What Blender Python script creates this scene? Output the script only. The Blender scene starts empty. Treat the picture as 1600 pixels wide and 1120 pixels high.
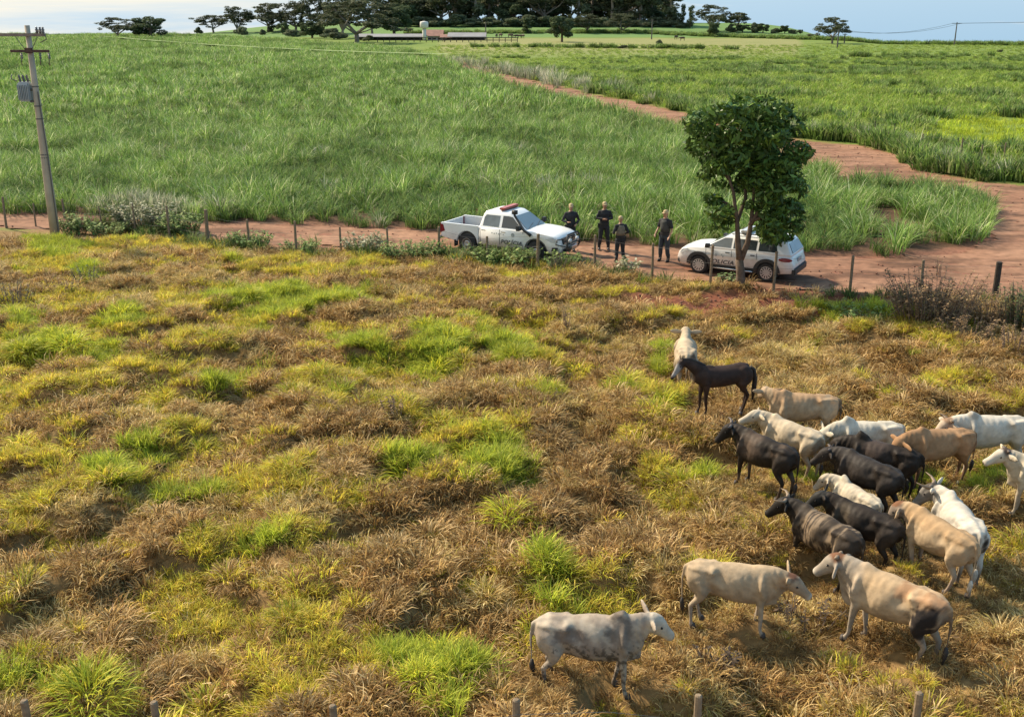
import bpy, bmesh, math, random
import numpy as np
from mathutils import Vector, Matrix, Euler
R = math.radians
random.seed(7)
rng = np.random.default_rng(7)
scene = bpy.context.scene

# ---------------------------------------------------------------- camera
CAM_H, FOC = 9.0, 1650.0                      # metres above the pasture; focal length in photo pixels
PITCH = math.atan(550 / FOC)
cam_d = bpy.data.cameras.new("camera"); cam = bpy.data.objects.new("camera", cam_d)
scene.collection.objects.link(cam); scene.camera = cam
cam.location = (0, 0, CAM_H); cam.rotation_euler = (math.pi / 2 - PITCH, 0, 0)
cam_d.sensor_width = 36; cam_d.lens = 36 * FOC / 1600; cam_d.clip_start = 0.3; cam_d.clip_end = 6000

# ---------------------------------------------------------------- sky, sun, exposure
SUN_EL, SUN_AZ = R(40), R(-52)                # azimuth from +Y, negative = to the left
world = bpy.data.worlds.new("World"); scene.world = world; world.use_nodes = True
nt = world.node_tree; nt.nodes.clear()
def N(tree, typ, **kw):
    n = tree.nodes.new(typ)
    for k, v in kw.items():
        if k in n.inputs.keys() if isinstance(k, str) and not hasattr(n, k) else False: n.inputs[k].default_value = v
        else: setattr(n, k, v)
    return n
out = N(nt, 'ShaderNodeOutputWorld'); bg = N(nt, 'ShaderNodeBackground')
sky = N(nt, 'ShaderNodeTexSky', sky_type='NISHITA', sun_disc=False)
sky.sun_elevation = SUN_EL; sky.sun_rotation = SUN_AZ; sky.air_density = 1.2; sky.dust_density = .6; sky.altitude = 400
tc = N(nt, 'ShaderNodeTexCoord'); mp = N(nt, 'ShaderNodeMapping'); mp.inputs['Scale'].default_value = (1.3, 1.3, 22)
no = N(nt, 'ShaderNodeTexNoise'); no.inputs['Scale'].default_value = 2.2; no.inputs['Detail'].default_value = 7; no.inputs['Roughness'].default_value = .6
sep = N(nt, 'ShaderNodeSeparateXYZ')
# more cloud towards the sun's side (west), thin to the east
mx = N(nt, 'ShaderNodeMath', operation='MULTIPLY_ADD'); mx.inputs[1].default_value = -0.32; mx.inputs[2].default_value = 0.0
ad = N(nt, 'ShaderNodeMath', operation='ADD')
cr = N(nt, 'ShaderNodeMapRange'); cr.inputs[1].default_value = .50; cr.inputs[2].default_value = .74; cr.clamp = True
mix = N(nt, 'ShaderNodeMixRGB'); mix.inputs[2].default_value = (4.9, 4.7, 4.1, 1)
tint = N(nt, 'ShaderNodeMixRGB', blend_type='MIX'); tint.inputs[0].default_value = .78; tint.inputs[2].default_value = (1.45, 2.9, 4.4, 1)
L = nt.links.new
L(tc.outputs['Generated'], mp.inputs[0]); L(mp.outputs[0], no.inputs[0]); L(tc.outputs['Generated'], sep.inputs[0])
L(sep.outputs[0], mx.inputs[0]); L(no.outputs[0], ad.inputs[0]); L(mx.outputs[0], ad.inputs[1]); L(ad.outputs[0], cr.inputs[0])
L(sky.outputs[0], tint.inputs[1]); L(tint.outputs[0], mix.inputs[1]); L(cr.outputs[0], mix.inputs[0])
L(mix.outputs[0], bg.inputs[0]); L(bg.outputs[0], out.inputs[0])
bg.inputs[1].default_value = 0.11
sun_d = bpy.data.lights.new("sun", 'SUN'); sun = bpy.data.objects.new("sun", sun_d); scene.collection.objects.link(sun)
sun_d.energy = 4.5; sun_d.angle = R(4); sun_d.color = (1.0, .86, .66)
sd = Vector((math.sin(SUN_AZ) * math.cos(SUN_EL), math.cos(SUN_AZ) * math.cos(SUN_EL), math.sin(SUN_EL)))
sun.rotation_euler = sd.to_track_quat('Z', 'Y').to_euler()
scene.view_settings.view_transform = 'Standard'; scene.view_settings.look = 'None'
scene.view_settings.exposure = 0.88; scene.view_settings.gamma = 1; scene.view_settings.use_curve_mapping = False
scene.render.engine = 'CYCLES'
scene.cycles.max_bounces = 6; scene.cycles.transparent_max_bounces = 6
scene.cycles.diffuse_bounces = 3; scene.cycles.glossy_bounces = 2; scene.cycles.transmission_bounces = 3
scene.cycles.use_denoising = True

# ---------------------------------------------------------------- helpers
def hash2(ix, iy, s):
    h = (ix.astype(np.int64) * 374761393 + iy.astype(np.int64) * 668265263 + s * 974634777) & 0xFFFFFFFF
    h = ((h ^ (h >> 13)) * 1274126177) & 0xFFFFFFFF
    return ((h ^ (h >> 16)) & 0xFFFF) / 65535.0
def vnoise(x, y, s=0):
    x = np.asarray(x, float); y = np.asarray(y, float)
    ix = np.floor(x); iy = np.floor(y); fx = x - ix; fy = y - iy
    fx = fx * fx * (3 - 2 * fx); fy = fy * fy * (3 - 2 * fy)
    a = hash2(ix, iy, s); b = hash2(ix + 1, iy, s); c = hash2(ix, iy + 1, s); d = hash2(ix + 1, iy + 1, s)
    return (a + (b - a) * fx) * (1 - fy) + (c + (d - c) * fx) * fy
def fbm(x, y, s=0, o=4):
    t = 0; a = 1; n = 0
    for i in range(o):
        t = t + a * vnoise(x * 2 ** i + 17.3 * i, y * 2 ** i - 9.1 * i, s + i); n += a; a *= .5
    return t / n
def smooth(x, a, b):
    t = np.clip((x - a) / (b - a), 0, 1); return t * t * (3 - 2 * t)
CP, SP = math.cos(PITCH), math.sin(PITCH)
def ray(px, py):
    u = (px - 800) / FOC; v = (560 - py) / FOC
    return u, CP + v * SP, -SP + v * CP
def flat(px, py, z=0.0):
    a, b, c = ray(px, py); t = (CAM_H - z) / -c
    return a * t, b * t
def project(x, y, z=0.0):
    x = np.asarray(x, float); y = np.asarray(y, float); dz = z - CAM_H
    d = np.maximum(y * CP - dz * SP, .1); vv = y * SP + dz * CP
    return 800 + FOC * x / d, 560 - FOC * vv / d
def inpoly(x, y, poly):
    x = np.asarray(x, float); y = np.asarray(y, float); r = np.zeros(x.shape, bool)
    n = len(poly)
    for i in range(n):
        x0, y0 = poly[i]; x1, y1 = poly[(i + 1) % n]
        if y0 == y1: continue
        c = ((y0 > y) != (y1 > y)) & (x < (x1 - x0) * (y - y0) / (y1 - y0) + x0)
        r ^= c
    return r
def W(pts): return [flat(*p) for p in pts]

# ground plan, read off the photograph and laid onto the land in metres
ROAD_UP = [(-400, 322), (0, 334), (150, 338), (300, 346), (500, 352), (690, 359), (900, 376), (1060, 388), (1160, 392), (1260, 398), (1400, 400), (1500, 392), (1540, 370), (1545, 330), (1500, 305), (1420, 292), (1330, 285), (1240, 262), (1150, 232), (1070, 209), (1000, 187), (940, 171), (880, 156), (800, 134), (740, 115), (700, 98), (668, 88)]
ROAD_LO = [(676, 86), (712, 92), (748, 105), (806, 120), (880, 137), (940, 152), (1000, 161), (1070, 178), (1170, 205), (1262, 222), (1340, 228), (1400, 240), (1440, 264), (1520, 284), (1620, 292), (2000, 300), (2300, 520), (1900, 500), (1600, 480), (1400, 466), (1260, 456), (1160, 450), (1060, 438), (900, 417), (690, 394), (500, 386), (300, 376), (150, 362), (0, 354), (-400, 338)]
ROAD = W(ROAD_UP + ROAD_LO)
CANE = W([(-900, 315)] + ROAD_UP + [(640, 80), (480, 66), (300, 57), (200, 54.5), (0, 53), (-900, 54)])
RIGHT = W(ROAD_LO[:16] + [(2600, 300), (2600, 66), (1600, 66), (1300, 60), (1000, 62), (700, 66), (660, 80)])
def inroad(x, y, m=.35):
    s = .25 + np.asarray(y) * .006
    dx = (fbm(np.asarray(x) / 1.7, np.asarray(y) / 1.7, 31, 3) - .5) * 2 * m * s * 3; dy = (fbm(np.asarray(x) / 1.7, np.asarray(y) / 1.7, 37, 3) - .5) * 2 * m * s * 3
    return inpoly(np.asarray(x) + dx, np.asarray(y) + dy, ROAD)
def roadside(x, y, r):
    t = 0
    for k in range(8):
        a = k * math.pi / 4
        t = t + inpoly(x + r * math.cos(a), y + r * math.sin(a), ROAD)
    return (t + inpoly(x, y, ROAD) * 2) / 10.0

def height(x, y):
    x = np.asarray(x, float); y = np.asarray(y, float)
    az = x / np.maximum(y, 1)
    h = (fbm(x / 60, y / 60, 3, 2) - .5) * .6 * smooth(y, 40, 140)
    # ridge line: nearer to the east, farther to the west
    ridge = 352 - 95 * smooth(az, -.12, .46)
    mid = smooth(az, -.33, -.16) * (1 - smooth(az, .20, .34))
    hill = 2.6 * smooth(y, 330, 430) * mid
    edge = ridge * (1 - mid) + 445 * mid
    fall = np.maximum(y - edge, 0)
    h = h * (1 - smooth(y, 240, 330) * .6) + hill - fall * .05 * smooth(fall, 0, 60) - fall * .012
    # hummocks of the pasture in front of the fence
    wob = (vnoise(x / 3.1, y / 3.1, 71) - .5) * 2
    r = fbm(x / 1.35 + wob * .5, y / 1.05 + wob * .3, 11, 3)
    near = 1 - smooth(y, 36, 48)
    hum = (smooth(r, .40, .68) * .44 + (fbm(x / 4.5, y / 3.2, 21, 2) - .5) * .45 + (fbm(x / .5, y / .42, 23, 2) - .5) * .16 - .24)
    rd = inpoly(x, y, ROAD)
    k = 1 - roadside(x, y, .8)
    h = h + hum * near * np.clip(k, 0, 1) * (1 - .55 * smooth(y, 27, 36))
    # low relief on the open red ground
    h = h + (1 - np.clip(k, 0, 1)) * (fbm(x / 2.2, y / .9, 41, 3) - .5) * .10
    return h
def hz(x, y): return float(height(np.array([x]), np.array([y]))[0])
def G(px, py):
    """the point of the land seen at a photo pixel"""
    a, b, c = ray(px, py); t = 10.0
    ts = np.geomspace(8, 900, 2500); X = a * ts; Y = b * ts; Z = CAM_H + c * ts
    H = height(X, Y); i = np.argmax(Z < H) if (Z < H).any() else len(ts) - 1
    return float(X[i]), float(Y[i]), float(H[i])
def ground_smooth(x, y):
    """mean ground level over a patch, for feet"""
    q = np.array([(-.2, 0), (.2, 0), (0, -.2), (0, .2), (0, 0)]); return float(height(x + q[:, 0], y + q[:, 1]).mean())

COL = scene.collection
def mesh_from(name, V, F, mat=None, parent=None, smooth_sh=False, cols=None, link=True):
    me = bpy.data.meshes.new(name)
    V = np.asarray(V, np.float32)
    if isinstance(F, np.ndarray):
        k = F.shape[1]; me.vertices.add(len(V)); me.vertices.foreach_set('co', V.ravel())
        me.loops.add(F.size); me.loops.foreach_set('vertex_index', F.ravel().astype(np.int32))
        me.polygons.add(len(F)); me.polygons.foreach_set('loop_start', np.arange(0, F.size, k, dtype=np.int32))
        me.update(calc_edges=True)
    else:
        me.from_pydata([tuple(map(float, v)) for v in V], [], F)
    if cols is not None:
        a = me.color_attributes.new('col', 'FLOAT_COLOR', 'POINT')
        c = np.ones((len(V), 4), np.float32); c[:, :3] = cols; a.data.foreach_set('color', c.ravel())
    if smooth_sh: me.polygons.foreach_set('use_smooth', np.ones(len(me.polygons), bool))
    me.update()
    if mat: me.materials.append(mat)
    o = bpy.data.objects.new(name, me)
    if link: COL.objects.link(o)
    if parent: o.parent = parent
    return o
def tag(o, label=None, cat=None, group=None, kind=None):
    if label: o['label'] = label
    if cat: o['category'] = cat
    if group: o['group'] = group
    if kind: o['kind'] = kind
    return o
def thing(name, label, cat, loc=(0, 0, 0), rz=0, group=None, scale=1):
    o = bpy.data.objects.new(name, None); COL.objects.link(o); o.empty_display_size = .2
    o.location = loc; o.rotation_euler = (0, 0, rz); o.scale = (scale,) * 3
    return tag(o, label, cat, group)
def kids(o, _c={}): return list(o.children)
def copy_tree(o, label=None, parent=None):
    c = o.copy(); COL.objects.link(c)
    if parent: c.parent = parent
    if label: c['label'] = label
    for ch in kids(o): copy_tree(ch, None, c)
    return c

def mat_basic(name, color, rough=.7, metal=0, var=.12, scale=8, bump=.0, attr=False, trans=0, objvar=0, spec=.4, detail=4):
    m = bpy.data.materials.new(name); m.use_nodes = True; t = m.node_tree; b = t.nodes['Principled BSDF']
    b.inputs['Roughness'].default_value = rough; b.inputs['Metallic'].default_value = metal
    b.inputs['Specular IOR Level'].default_value = spec
    l = t.links.new
    geo = t.nodes.new('ShaderNodeTexCoord'); nz = t.nodes.new('ShaderNodeTexNoise'); nz.inputs['Scale'].default_value = scale; nz.inputs['Detail'].default_value = detail
    l(geo.outputs['Object'], nz.inputs[0])
    mr = t.nodes.new('ShaderNodeMapRange'); mr.inputs[1].default_value = .25; mr.inputs[2].default_value = .75
    mr.inputs[3].default_value = 1 - var; mr.inputs[4].default_value = 1 + var; l(nz.outputs[0], mr.inputs[0])
    mul = t.nodes.new('ShaderNodeVectorMath'); mul.operation = 'SCALE'
    if attr:
        at = t.nodes.new('ShaderNodeAttribute'); at.attribute_name = 'col'; l(at.outputs['Color'], mul.inputs[0])
    else:
        mul.inputs[0].default_value = color[:3]
    if objvar:
        oi = t.nodes.new('ShaderNodeObjectInfo'); m2 = t.nodes.new('ShaderNodeMapRange'); m2.inputs[3].default_value = 1 - objvar; m2.inputs[4].default_value = 1 + objvar
        l(oi.outputs['Random'], m2.inputs[0]); m3 = t.nodes.new('ShaderNodeMath'); m3.operation = 'MULTIPLY'
        l(m2.outputs[0], m3.inputs[0]); l(mr.outputs[0], m3.inputs[1]); l(m3.outputs[0], mul.inputs['Scale'])
    else: l(mr.outputs[0], mul.inputs['Scale'])
    l(mul.outputs[0], b.inputs['Base Color'])
    if bump:
        bp = t.nodes.new('ShaderNodeBump'); bp.inputs['Strength'].default_value = bump; bp.inputs['Distance'].default_value = .02
        l(nz.outputs[0], bp.inputs['Height']); l(bp.outputs[0], b.inputs['Normal'])
    if trans:
        tr = t.nodes.new('ShaderNodeBsdfTranslucent'); ms = t.nodes.new('ShaderNodeMixShader'); ms.inputs[0].default_value = trans
        l(mul.outputs[0], tr.inputs[0]); l(b.outputs[0], ms.inputs[1]); l(tr.outputs[0], ms.inputs[2])
        l(ms.outputs[0], t.nodes['Material Output'].inputs[0])
    return m

def ring_tube(pts, rad, n=8, cap=True):
    """tube through points; rad = list of r or (r_side, r_up). returns V, F"""
    P = [Vector(p) for p in pts]; V = []; F = []
    prev = None
    for i, p in enumerate(P):
        t = (P[min(i + 1, len(P) - 1)] - P[max(i - 1, 0)]).normalized()
        ref = Vector((0, 0, 1)) if abs(t.z) < .9 else (Vector((0, 1, 0)) if prev is None else prev)
        side = t.cross(ref).normalized() if abs(t.z) < .9 else Vector((0, 1, 0)) - t * t.y
        side.normalize()
        if prev is not None and side.dot(prev) < 0: side = -side
        prev = side; up = side.cross(t).normalized()
        r = rad[i]; ra, rb = (r if isinstance(r, tuple) else (r, r))
        for k in range(n):
            a = 2 * math.pi * k / n
            V.append(p + side * math.cos(a) * ra + up * math.sin(a) * rb)
    for i in range(len(P) - 1):
        for k in range(n):
            a = i * n + k; b = i * n + (k + 1) % n
            F.append((a, b, b + n, a + n))
    if cap:
        F.append(tuple(range(n - 1, -1, -1))); o = (len(P) - 1) * n; F.append(tuple(range(o, o + n)))
    return V, F
class MB:
    def __init__(s): s.V = []; s.F = []
    def add(s, V, F, M=None):
        o = len(s.V)
        s.V += [tuple(M @ Vector(v)) if M else tuple(v) for v in V]; s.F += [tuple(i + o for i in f) for f in F]; return s
    def box(s, c, d, M=None, taper=1):
        x, y, z = c; a, b, h = d[0] / 2, d[1] / 2, d[2] / 2
        V = [(x + i * a * (taper if k > 0 else 1), y + j * b * (taper if k > 0 else 1), z + k * h) for k in (-1, 1) for j in (-1, 1) for i in (-1, 1)]
        return s.add(V, [(0, 2, 3, 1), (4, 5, 7, 6), (0, 1, 5, 4), (2, 6, 7, 3), (0, 4, 6, 2), (1, 3, 7, 5)], M)
    def tube(s, p, r, n=8, M=None):
        if not isinstance(r, (list, tuple)): r = [r] * len(p)
        return s.add(*ring_tube(p, r, n), M)
    def lathe(s, prof, n=24, M=None, axis='Z', cap=True):
        V = []; F = []
        for r, z in prof:
            for k in range(n):
                a = 2 * math.pi * k / n; c, q = r * math.cos(a), r * math.sin(a)
                V.append((c, q, z) if axis == 'Z' else (c, z, q))
        m = len(prof)
        for i in range(m - 1):
            for k in range(n):
                a = i * n + k; b = i * n + (k + 1) % n; F.append((a, b, b + n, a + n))
        if cap: F.append(tuple(range(n))); F.append(tuple(range((m - 1) * n, m * n)))
        return s.add(V, F, M)
    def ell(s, c, r, M=None, nu=12, nv=8):
        V = []; F = []
        for j in range(nv + 1):
            t = math.pi * j / nv
            for i in range(nu):
                p = 2 * math.pi * i / nu
                V.append((c[0] + r[0] * math.sin(t) * math.cos(p), c[1] + r[1] * math.sin(t) * math.sin(p), c[2] + r[2] * math.cos(t)))
        for j in range(nv):
            for i in range(nu):
                a = j * nu + i; b = j * nu + (i + 1) % nu; F.append((a, a + nu, b + nu, b))
        return s.add(V, F, M)
    def prism(s, poly, y0, y1, M=None):
        """polygon in (x,z) extruded along y"""
        n = len(poly); V = [(x, y0, z) for x, z in poly] + [(x, y1, z) for x, z in poly]
        F = [tuple(range(n)), tuple(range(2 * n - 1, n - 1, -1))] + [(i, (i + 1) % n, n + (i + 1) % n, n + i) for i in range(n)]
        return s.add(V, F, M)
    def build(s, name, mat, parent=None, smooth_sh=False, bevel=0, cols=None):
        me = bpy.data.meshes.new(name); me.from_pydata(s.V, [], s.F)
        bm = bmesh.new(); bm.from_mesh(me)
        bmesh.ops.recalc_face_normals(bm, faces=bm.faces)
        if bevel: bmesh.ops.bevel(bm, geom=[e for e in bm.edges if e.is_manifold and e.calc_face_angle(0) > .5], offset=bevel, segments=2, affect='EDGES', clamp_overlap=True)
        bm.to_mesh(me); bm.free()
        if smooth_sh: me.polygons.foreach_set('use_smooth', np.ones(len(me.polygons), bool))
        if mat: me.materials.append(mat)
        o = bpy.data.objects.new(name, me); COL.objects.link(o)
        if parent: o.parent = parent
        return o
# ---------------------------------------------------------------- land
def mat_ground(name, rough=.95, fine=9, bump=.5):
    m = mat_basic(name, (0, 0, 0), rough, 0, .3, fine, bump, attr=True, spec=.15, detail=8)
    return m
M_land = mat_ground('land'); M_road = mat_ground('red_dirt', .9, 3.0, .8)
rows = list(np.arange(-12, 8, 1.0)) + list(np.arange(8, 44, .17))
while rows[-1] < 1500: rows.append(rows[-1] * 1.014)
rows = np.array(rows); ncol = 300
wid = 26 + np.maximum(rows, 0) * 1.0
s = np.linspace(-1, 1, ncol)
Xg = wid[:, None] * s[None, :]; Yg = np.repeat(rows[:, None], ncol, 1)
Zg = height(Xg, Yg)
X, Y = Xg.ravel(), Yg.ravel()
def land_colour(X, Y):
    px, py = project(X, Y)
    n1 = fbm(X / 1.2, Y / 1.2, 51); n2 = fbm(X / 9, Y / 9, 53); n3 = fbm(X / .35, Y / .35, 57, 2); n4 = fbm(X / 3, Y / 1.2, 59)
    c = np.empty(X.shape + (3,))
    dry = np.array([.15, .085, .036]); straw = np.array([.26, .17, .07])
    c[:] = dry + (straw - dry) * (n1 * .8 + n3 * .3)[..., None]
    cane = inpoly(X, Y, CANE)
    g1 = np.array([.062, .120, .028]); g2 = np.array([.10, .165, .034]); far = smooth(Y, 60, 150)
    soil = np.array([.10, .058, .035])
    cg = g1 + (g2 - g1) * np.clip(n2 * .6 + n4 * .5, 0, 1)[..., None]
    c[cane] = (soil * (1 - far)[..., None] + cg * far[..., None])[cane]
    beyond = (Y > 44) & ~cane
    p1 = np.array([.085, .150, .026]); p2 = np.array([.17, .215, .045])
    pc = p1 + (p2 - p1) * np.clip(n2 * .7 + n4 * .5, 0, 1)[..., None]
    c[beyond] = pc[beyond]
    dryish = smooth(Y, 190, 250) * (1 - smooth(Y, 320, 335)) * (px > 690) * (px < 1250)
    pal = np.array([.25, .23, .10]); 
    k = (dryish * np.clip(.45 + n4 * .5, 0, 1))[..., None]; c = c * (1 - k) + pal * k
    hillc = (Y > 335) & (Y < 700)
    c[hillc] = np.array([.12, .20, .06])
    # red soil under and beside the tracks
    red = np.array([.26, .125, .080]); red2 = np.array([.16, .068, .042])
    rs = np.where(Y < 200, roadside(X, Y, .5 + .006 * Y), 0)
    k = smooth(rs + (n1 - .5) * .5, .1, .6)[..., None]
    rc = red2 + (red - red2) * np.clip(n1 * .5 + n4 * .7, 0, 1)[..., None]
    c = c * (1 - k) + rc * k
    # bare red bank under the tree
    bx, by = flat(1190, 473); d = ((X - bx) / 5.2) ** 2 + ((Y - by) / 1.9) ** 2 + (n1 - .5) * 1.2
    k = (1 - smooth(d, .5, 1.2))[..., None]; c = c * (1 - k) + np.array([.17, .062, .036]) * k
    return c
C = land_colour(X, Y)
Z = Zg.ravel() - .035 * inroad(X, Y)
nr = len(rows); ii = (np.arange(nr - 1)[:, None] * ncol + np.arange(ncol - 1)[None, :]).ravel()
F = np.stack([ii, ii + 1, ii + 1 + ncol, ii + ncol], 1)
land = mesh_from('ground', np.stack([X, Y, Z], 1), F, M_land, None, True, C)
tag(land, 'rolling farmland with dry pasture in front and green fields behind', kind='structure')
# dirt road: a fine draped sheet
def sheet(x0, x1, y0, y1, st, name, lift):
    xs = np.arange(x0, x1, st); ys = np.arange(y0, y1, st * 1.0); gx, gy = np.meshgrid(xs, ys); m = inroad(gx, gy)
    keep = (m[:-1, :-1] & m[1:, :-1] & m[:-1, 1:] & m[1:, 1:])
    n1 = fbm(gx / 1.5, gy / .8, 61); n2 = fbm(gx / 5, gy / 2, 63); n3 = fbm(gx / .3, gy / .3, 65, 2)
    # wheel ruts: thin dark bands running with the road
    a = np.array([.32, .18, .112]); b = np.array([.19, .092, .056])
    k = np.clip(n1 * .5 + n2 * .8 - .15, 0, 1)
    rut = np.exp(-((np.sin((gy + gx * .18 + n2 * 2.5) * 2.6)) / .26) ** 2) * smooth(fbm(gx / 6, gy / 1.6, 67, 2), .36, .52)
    col = b + (a - b) * k[..., None]; col = col * (1 - .50 * rut[..., None]) * (1 - .40 * smooth(fbm(gx / 3, gy / 1.1, 69, 4), .56, .68)[..., None]) * (1 + (n3[..., None] - .5) * .25)
    z = height(gx, gy) + lift - .07 * rut
    idx = np.arange(gx.size).reshape(gx.shape)
    f = np.stack([idx[:-1, :-1][keep], idx[:-1, 1:][keep], idx[1:, 1:][keep], idx[1:, :-1][keep]], 1)
    used = np.unique(f); remap = np.zeros(gx.size, int); remap[used] = np.arange(len(used))
    V = np.stack([gx.ravel(), gy.ravel(), z.ravel()], 1)[used]
    o = mesh_from(name, V, remap[f], M_road, None, True, col.reshape(-1, 3)[used])
    return o
tag(sheet(-40, 62, 28, 100, .24, 'dirt_road', .012), 'rutted red dirt road forking beside the cane field', kind='structure')
tag(sheet(-40, 62, 99.8, 250, .5, 'dirt_track', .02), 'red dirt track running to the farm sheds', kind='structure')
# pale grassy track through the cane
tp = [(160, 62), (250, 70), (330, 76.5), (420, 82), (520, 87), (600, 90), (700, 93)]
mb = MB(); L0 = []
for (px, py) in tp: L0.append(G(px, py))
V = []; F = []
for i, p in enumerate(L0):
    for k, w in enumerate((-1.3, 1.3)):
        y = p[1] + w; V.append((p[0], y, hz(p[0], y) + .9))
for i in range(len(L0) - 1): F.append((2 * i, 2 * i + 2, 2 * i + 3, 2 * i + 1))
o = mesh_from('grass_path', V, F, mat_basic('pale_track', (.20, .26, .09), .9, 0, .2, 1.0)); tag(o, 'pale grassy path crossing the green cane field', kind='structure')

# ---------------------------------------------------------------- grass
def tuft(name, n, rad, ln, droop, w, cols, tipc, mat, up=.5, seed=0, segs=3, dome=0):
    """a tuft of curved blades; one mesh, colour per vertex"""
    r = np.random.default_rng(seed); V = []; F = []; CC = []
    cols = np.array(cols)
    a = r.uniform(0, 2 * np.pi, n); rr = rad * np.sqrt(r.uniform(0, 1, n)); lean = a + r.normal(0, .7, n)
    l = r.uniform(ln[0], ln[1], n); d = r.uniform(droop[0], droop[1], n); t0 = r.uniform(.05, 1 - up, n)
    ci = r.integers(0, len(cols), n); vj = r.uniform(.55, 1.45, n)
    for i in range(n):
        bx, by = rr[i] * math.cos(a[i]), rr[i] * math.sin(a[i]); dx, dy = math.cos(lean[i]), math.sin(lean[i])
        q_ = rr[i] / rad; ang = t0[i] * 1.2 if not dome else t0[i] * .5 + q_ * 1.0; x = 0; z = dome * math.sqrt(max(0, 1 - q_ * q_)) * .8 - (.05 if dome else 0); base = len(V); st = l[i] / segs; tw = r.normal(0, .5)
        sx, sy = -dy * math.cos(tw) , dx * math.cos(tw); sz = math.sin(tw)
        c = cols[ci[i]] * vj[i]; tc_ = np.array(tipc) if tipc is not None else c
        for k in range(segs + 1):
            f = k / segs; hw = w * (1 - f) ** .6 * (.6 + .4 * min(1, f * 4)) / 2 if k < segs else 0
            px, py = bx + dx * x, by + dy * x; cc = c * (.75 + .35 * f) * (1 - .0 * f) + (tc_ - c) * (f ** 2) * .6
            if k < segs:
                V += [(px - sx * hw, py - sy * hw, z - sz * hw), (px + sx * hw, py + sy * hw, z + sz * hw)]; CC += [cc, cc]
            else: V.append((px, py, z)); CC.append(cc)
            x += st * math.sin(ang); z += st * math.cos(ang); ang += d[i] / segs
        for k in range(segs - 1):
            q = base + 2 * k; F.append((q, q + 1, q + 3, q + 2))
        q = base + 2 * (segs - 1); F.append((q, q + 1, q + 2))
    o = mesh_from(name, np.array(V), F, mat, None, False, np.array(CC), link=False)
    return o
M_blade = mat_basic('grass_blade', (0, 0, 0), .55, 0, .12, 3, attr=True, trans=.42, objvar=.3, spec=.2)
M_cane = mat_basic('cane_blade', (0, 0, 0), .6, 0, .1, 2, attr=True, trans=.36, objvar=.36, spec=.22)
DEAD = [(.52, .35, .14), (.38, .235, .085), (.23, .125, .05), (.64, .47, .23), (.33, .20, .07), (.47, .31, .11)]
STRAW = [(.64, .49, .21), (.56, .40, .15), (.43, .29, .10), (.70, .56, .28), (.46, .38, .11)]
YEL = [(.80, .68, .07), (.68, .63, .06), (.48, .52, .05), (.78, .60, .09), (.40, .28, .08), (.58, .44, .07)]
GRN = [(.36, .45, .045), (.48, .55, .05), (.24, .33, .035), (.60, .60, .06)]
DKG = [(.09, .15, .035), (.13, .20, .05), (.06, .11, .03), (.20, .24, .08), (.24, .22, .10)]
CAN = [(.17, .30, .062), (.22, .35, .07), (.13, .23, .05), (.28, .39, .10), (.55, .56, .31), (.18, .30, .065), (.24, .36, .08)]  # the palest tone paints bright leaf glints into the blade colour
CAN2 = [(.11, .20, .05), (.15, .25, .055), (.09, .16, .04), (.20, .30, .07), (.24, .29, .10)]
def coll(name, objs):
    c = bpy.data.collections.new(name)
    for o in objs: c.objects.link(o)
    return c
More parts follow.
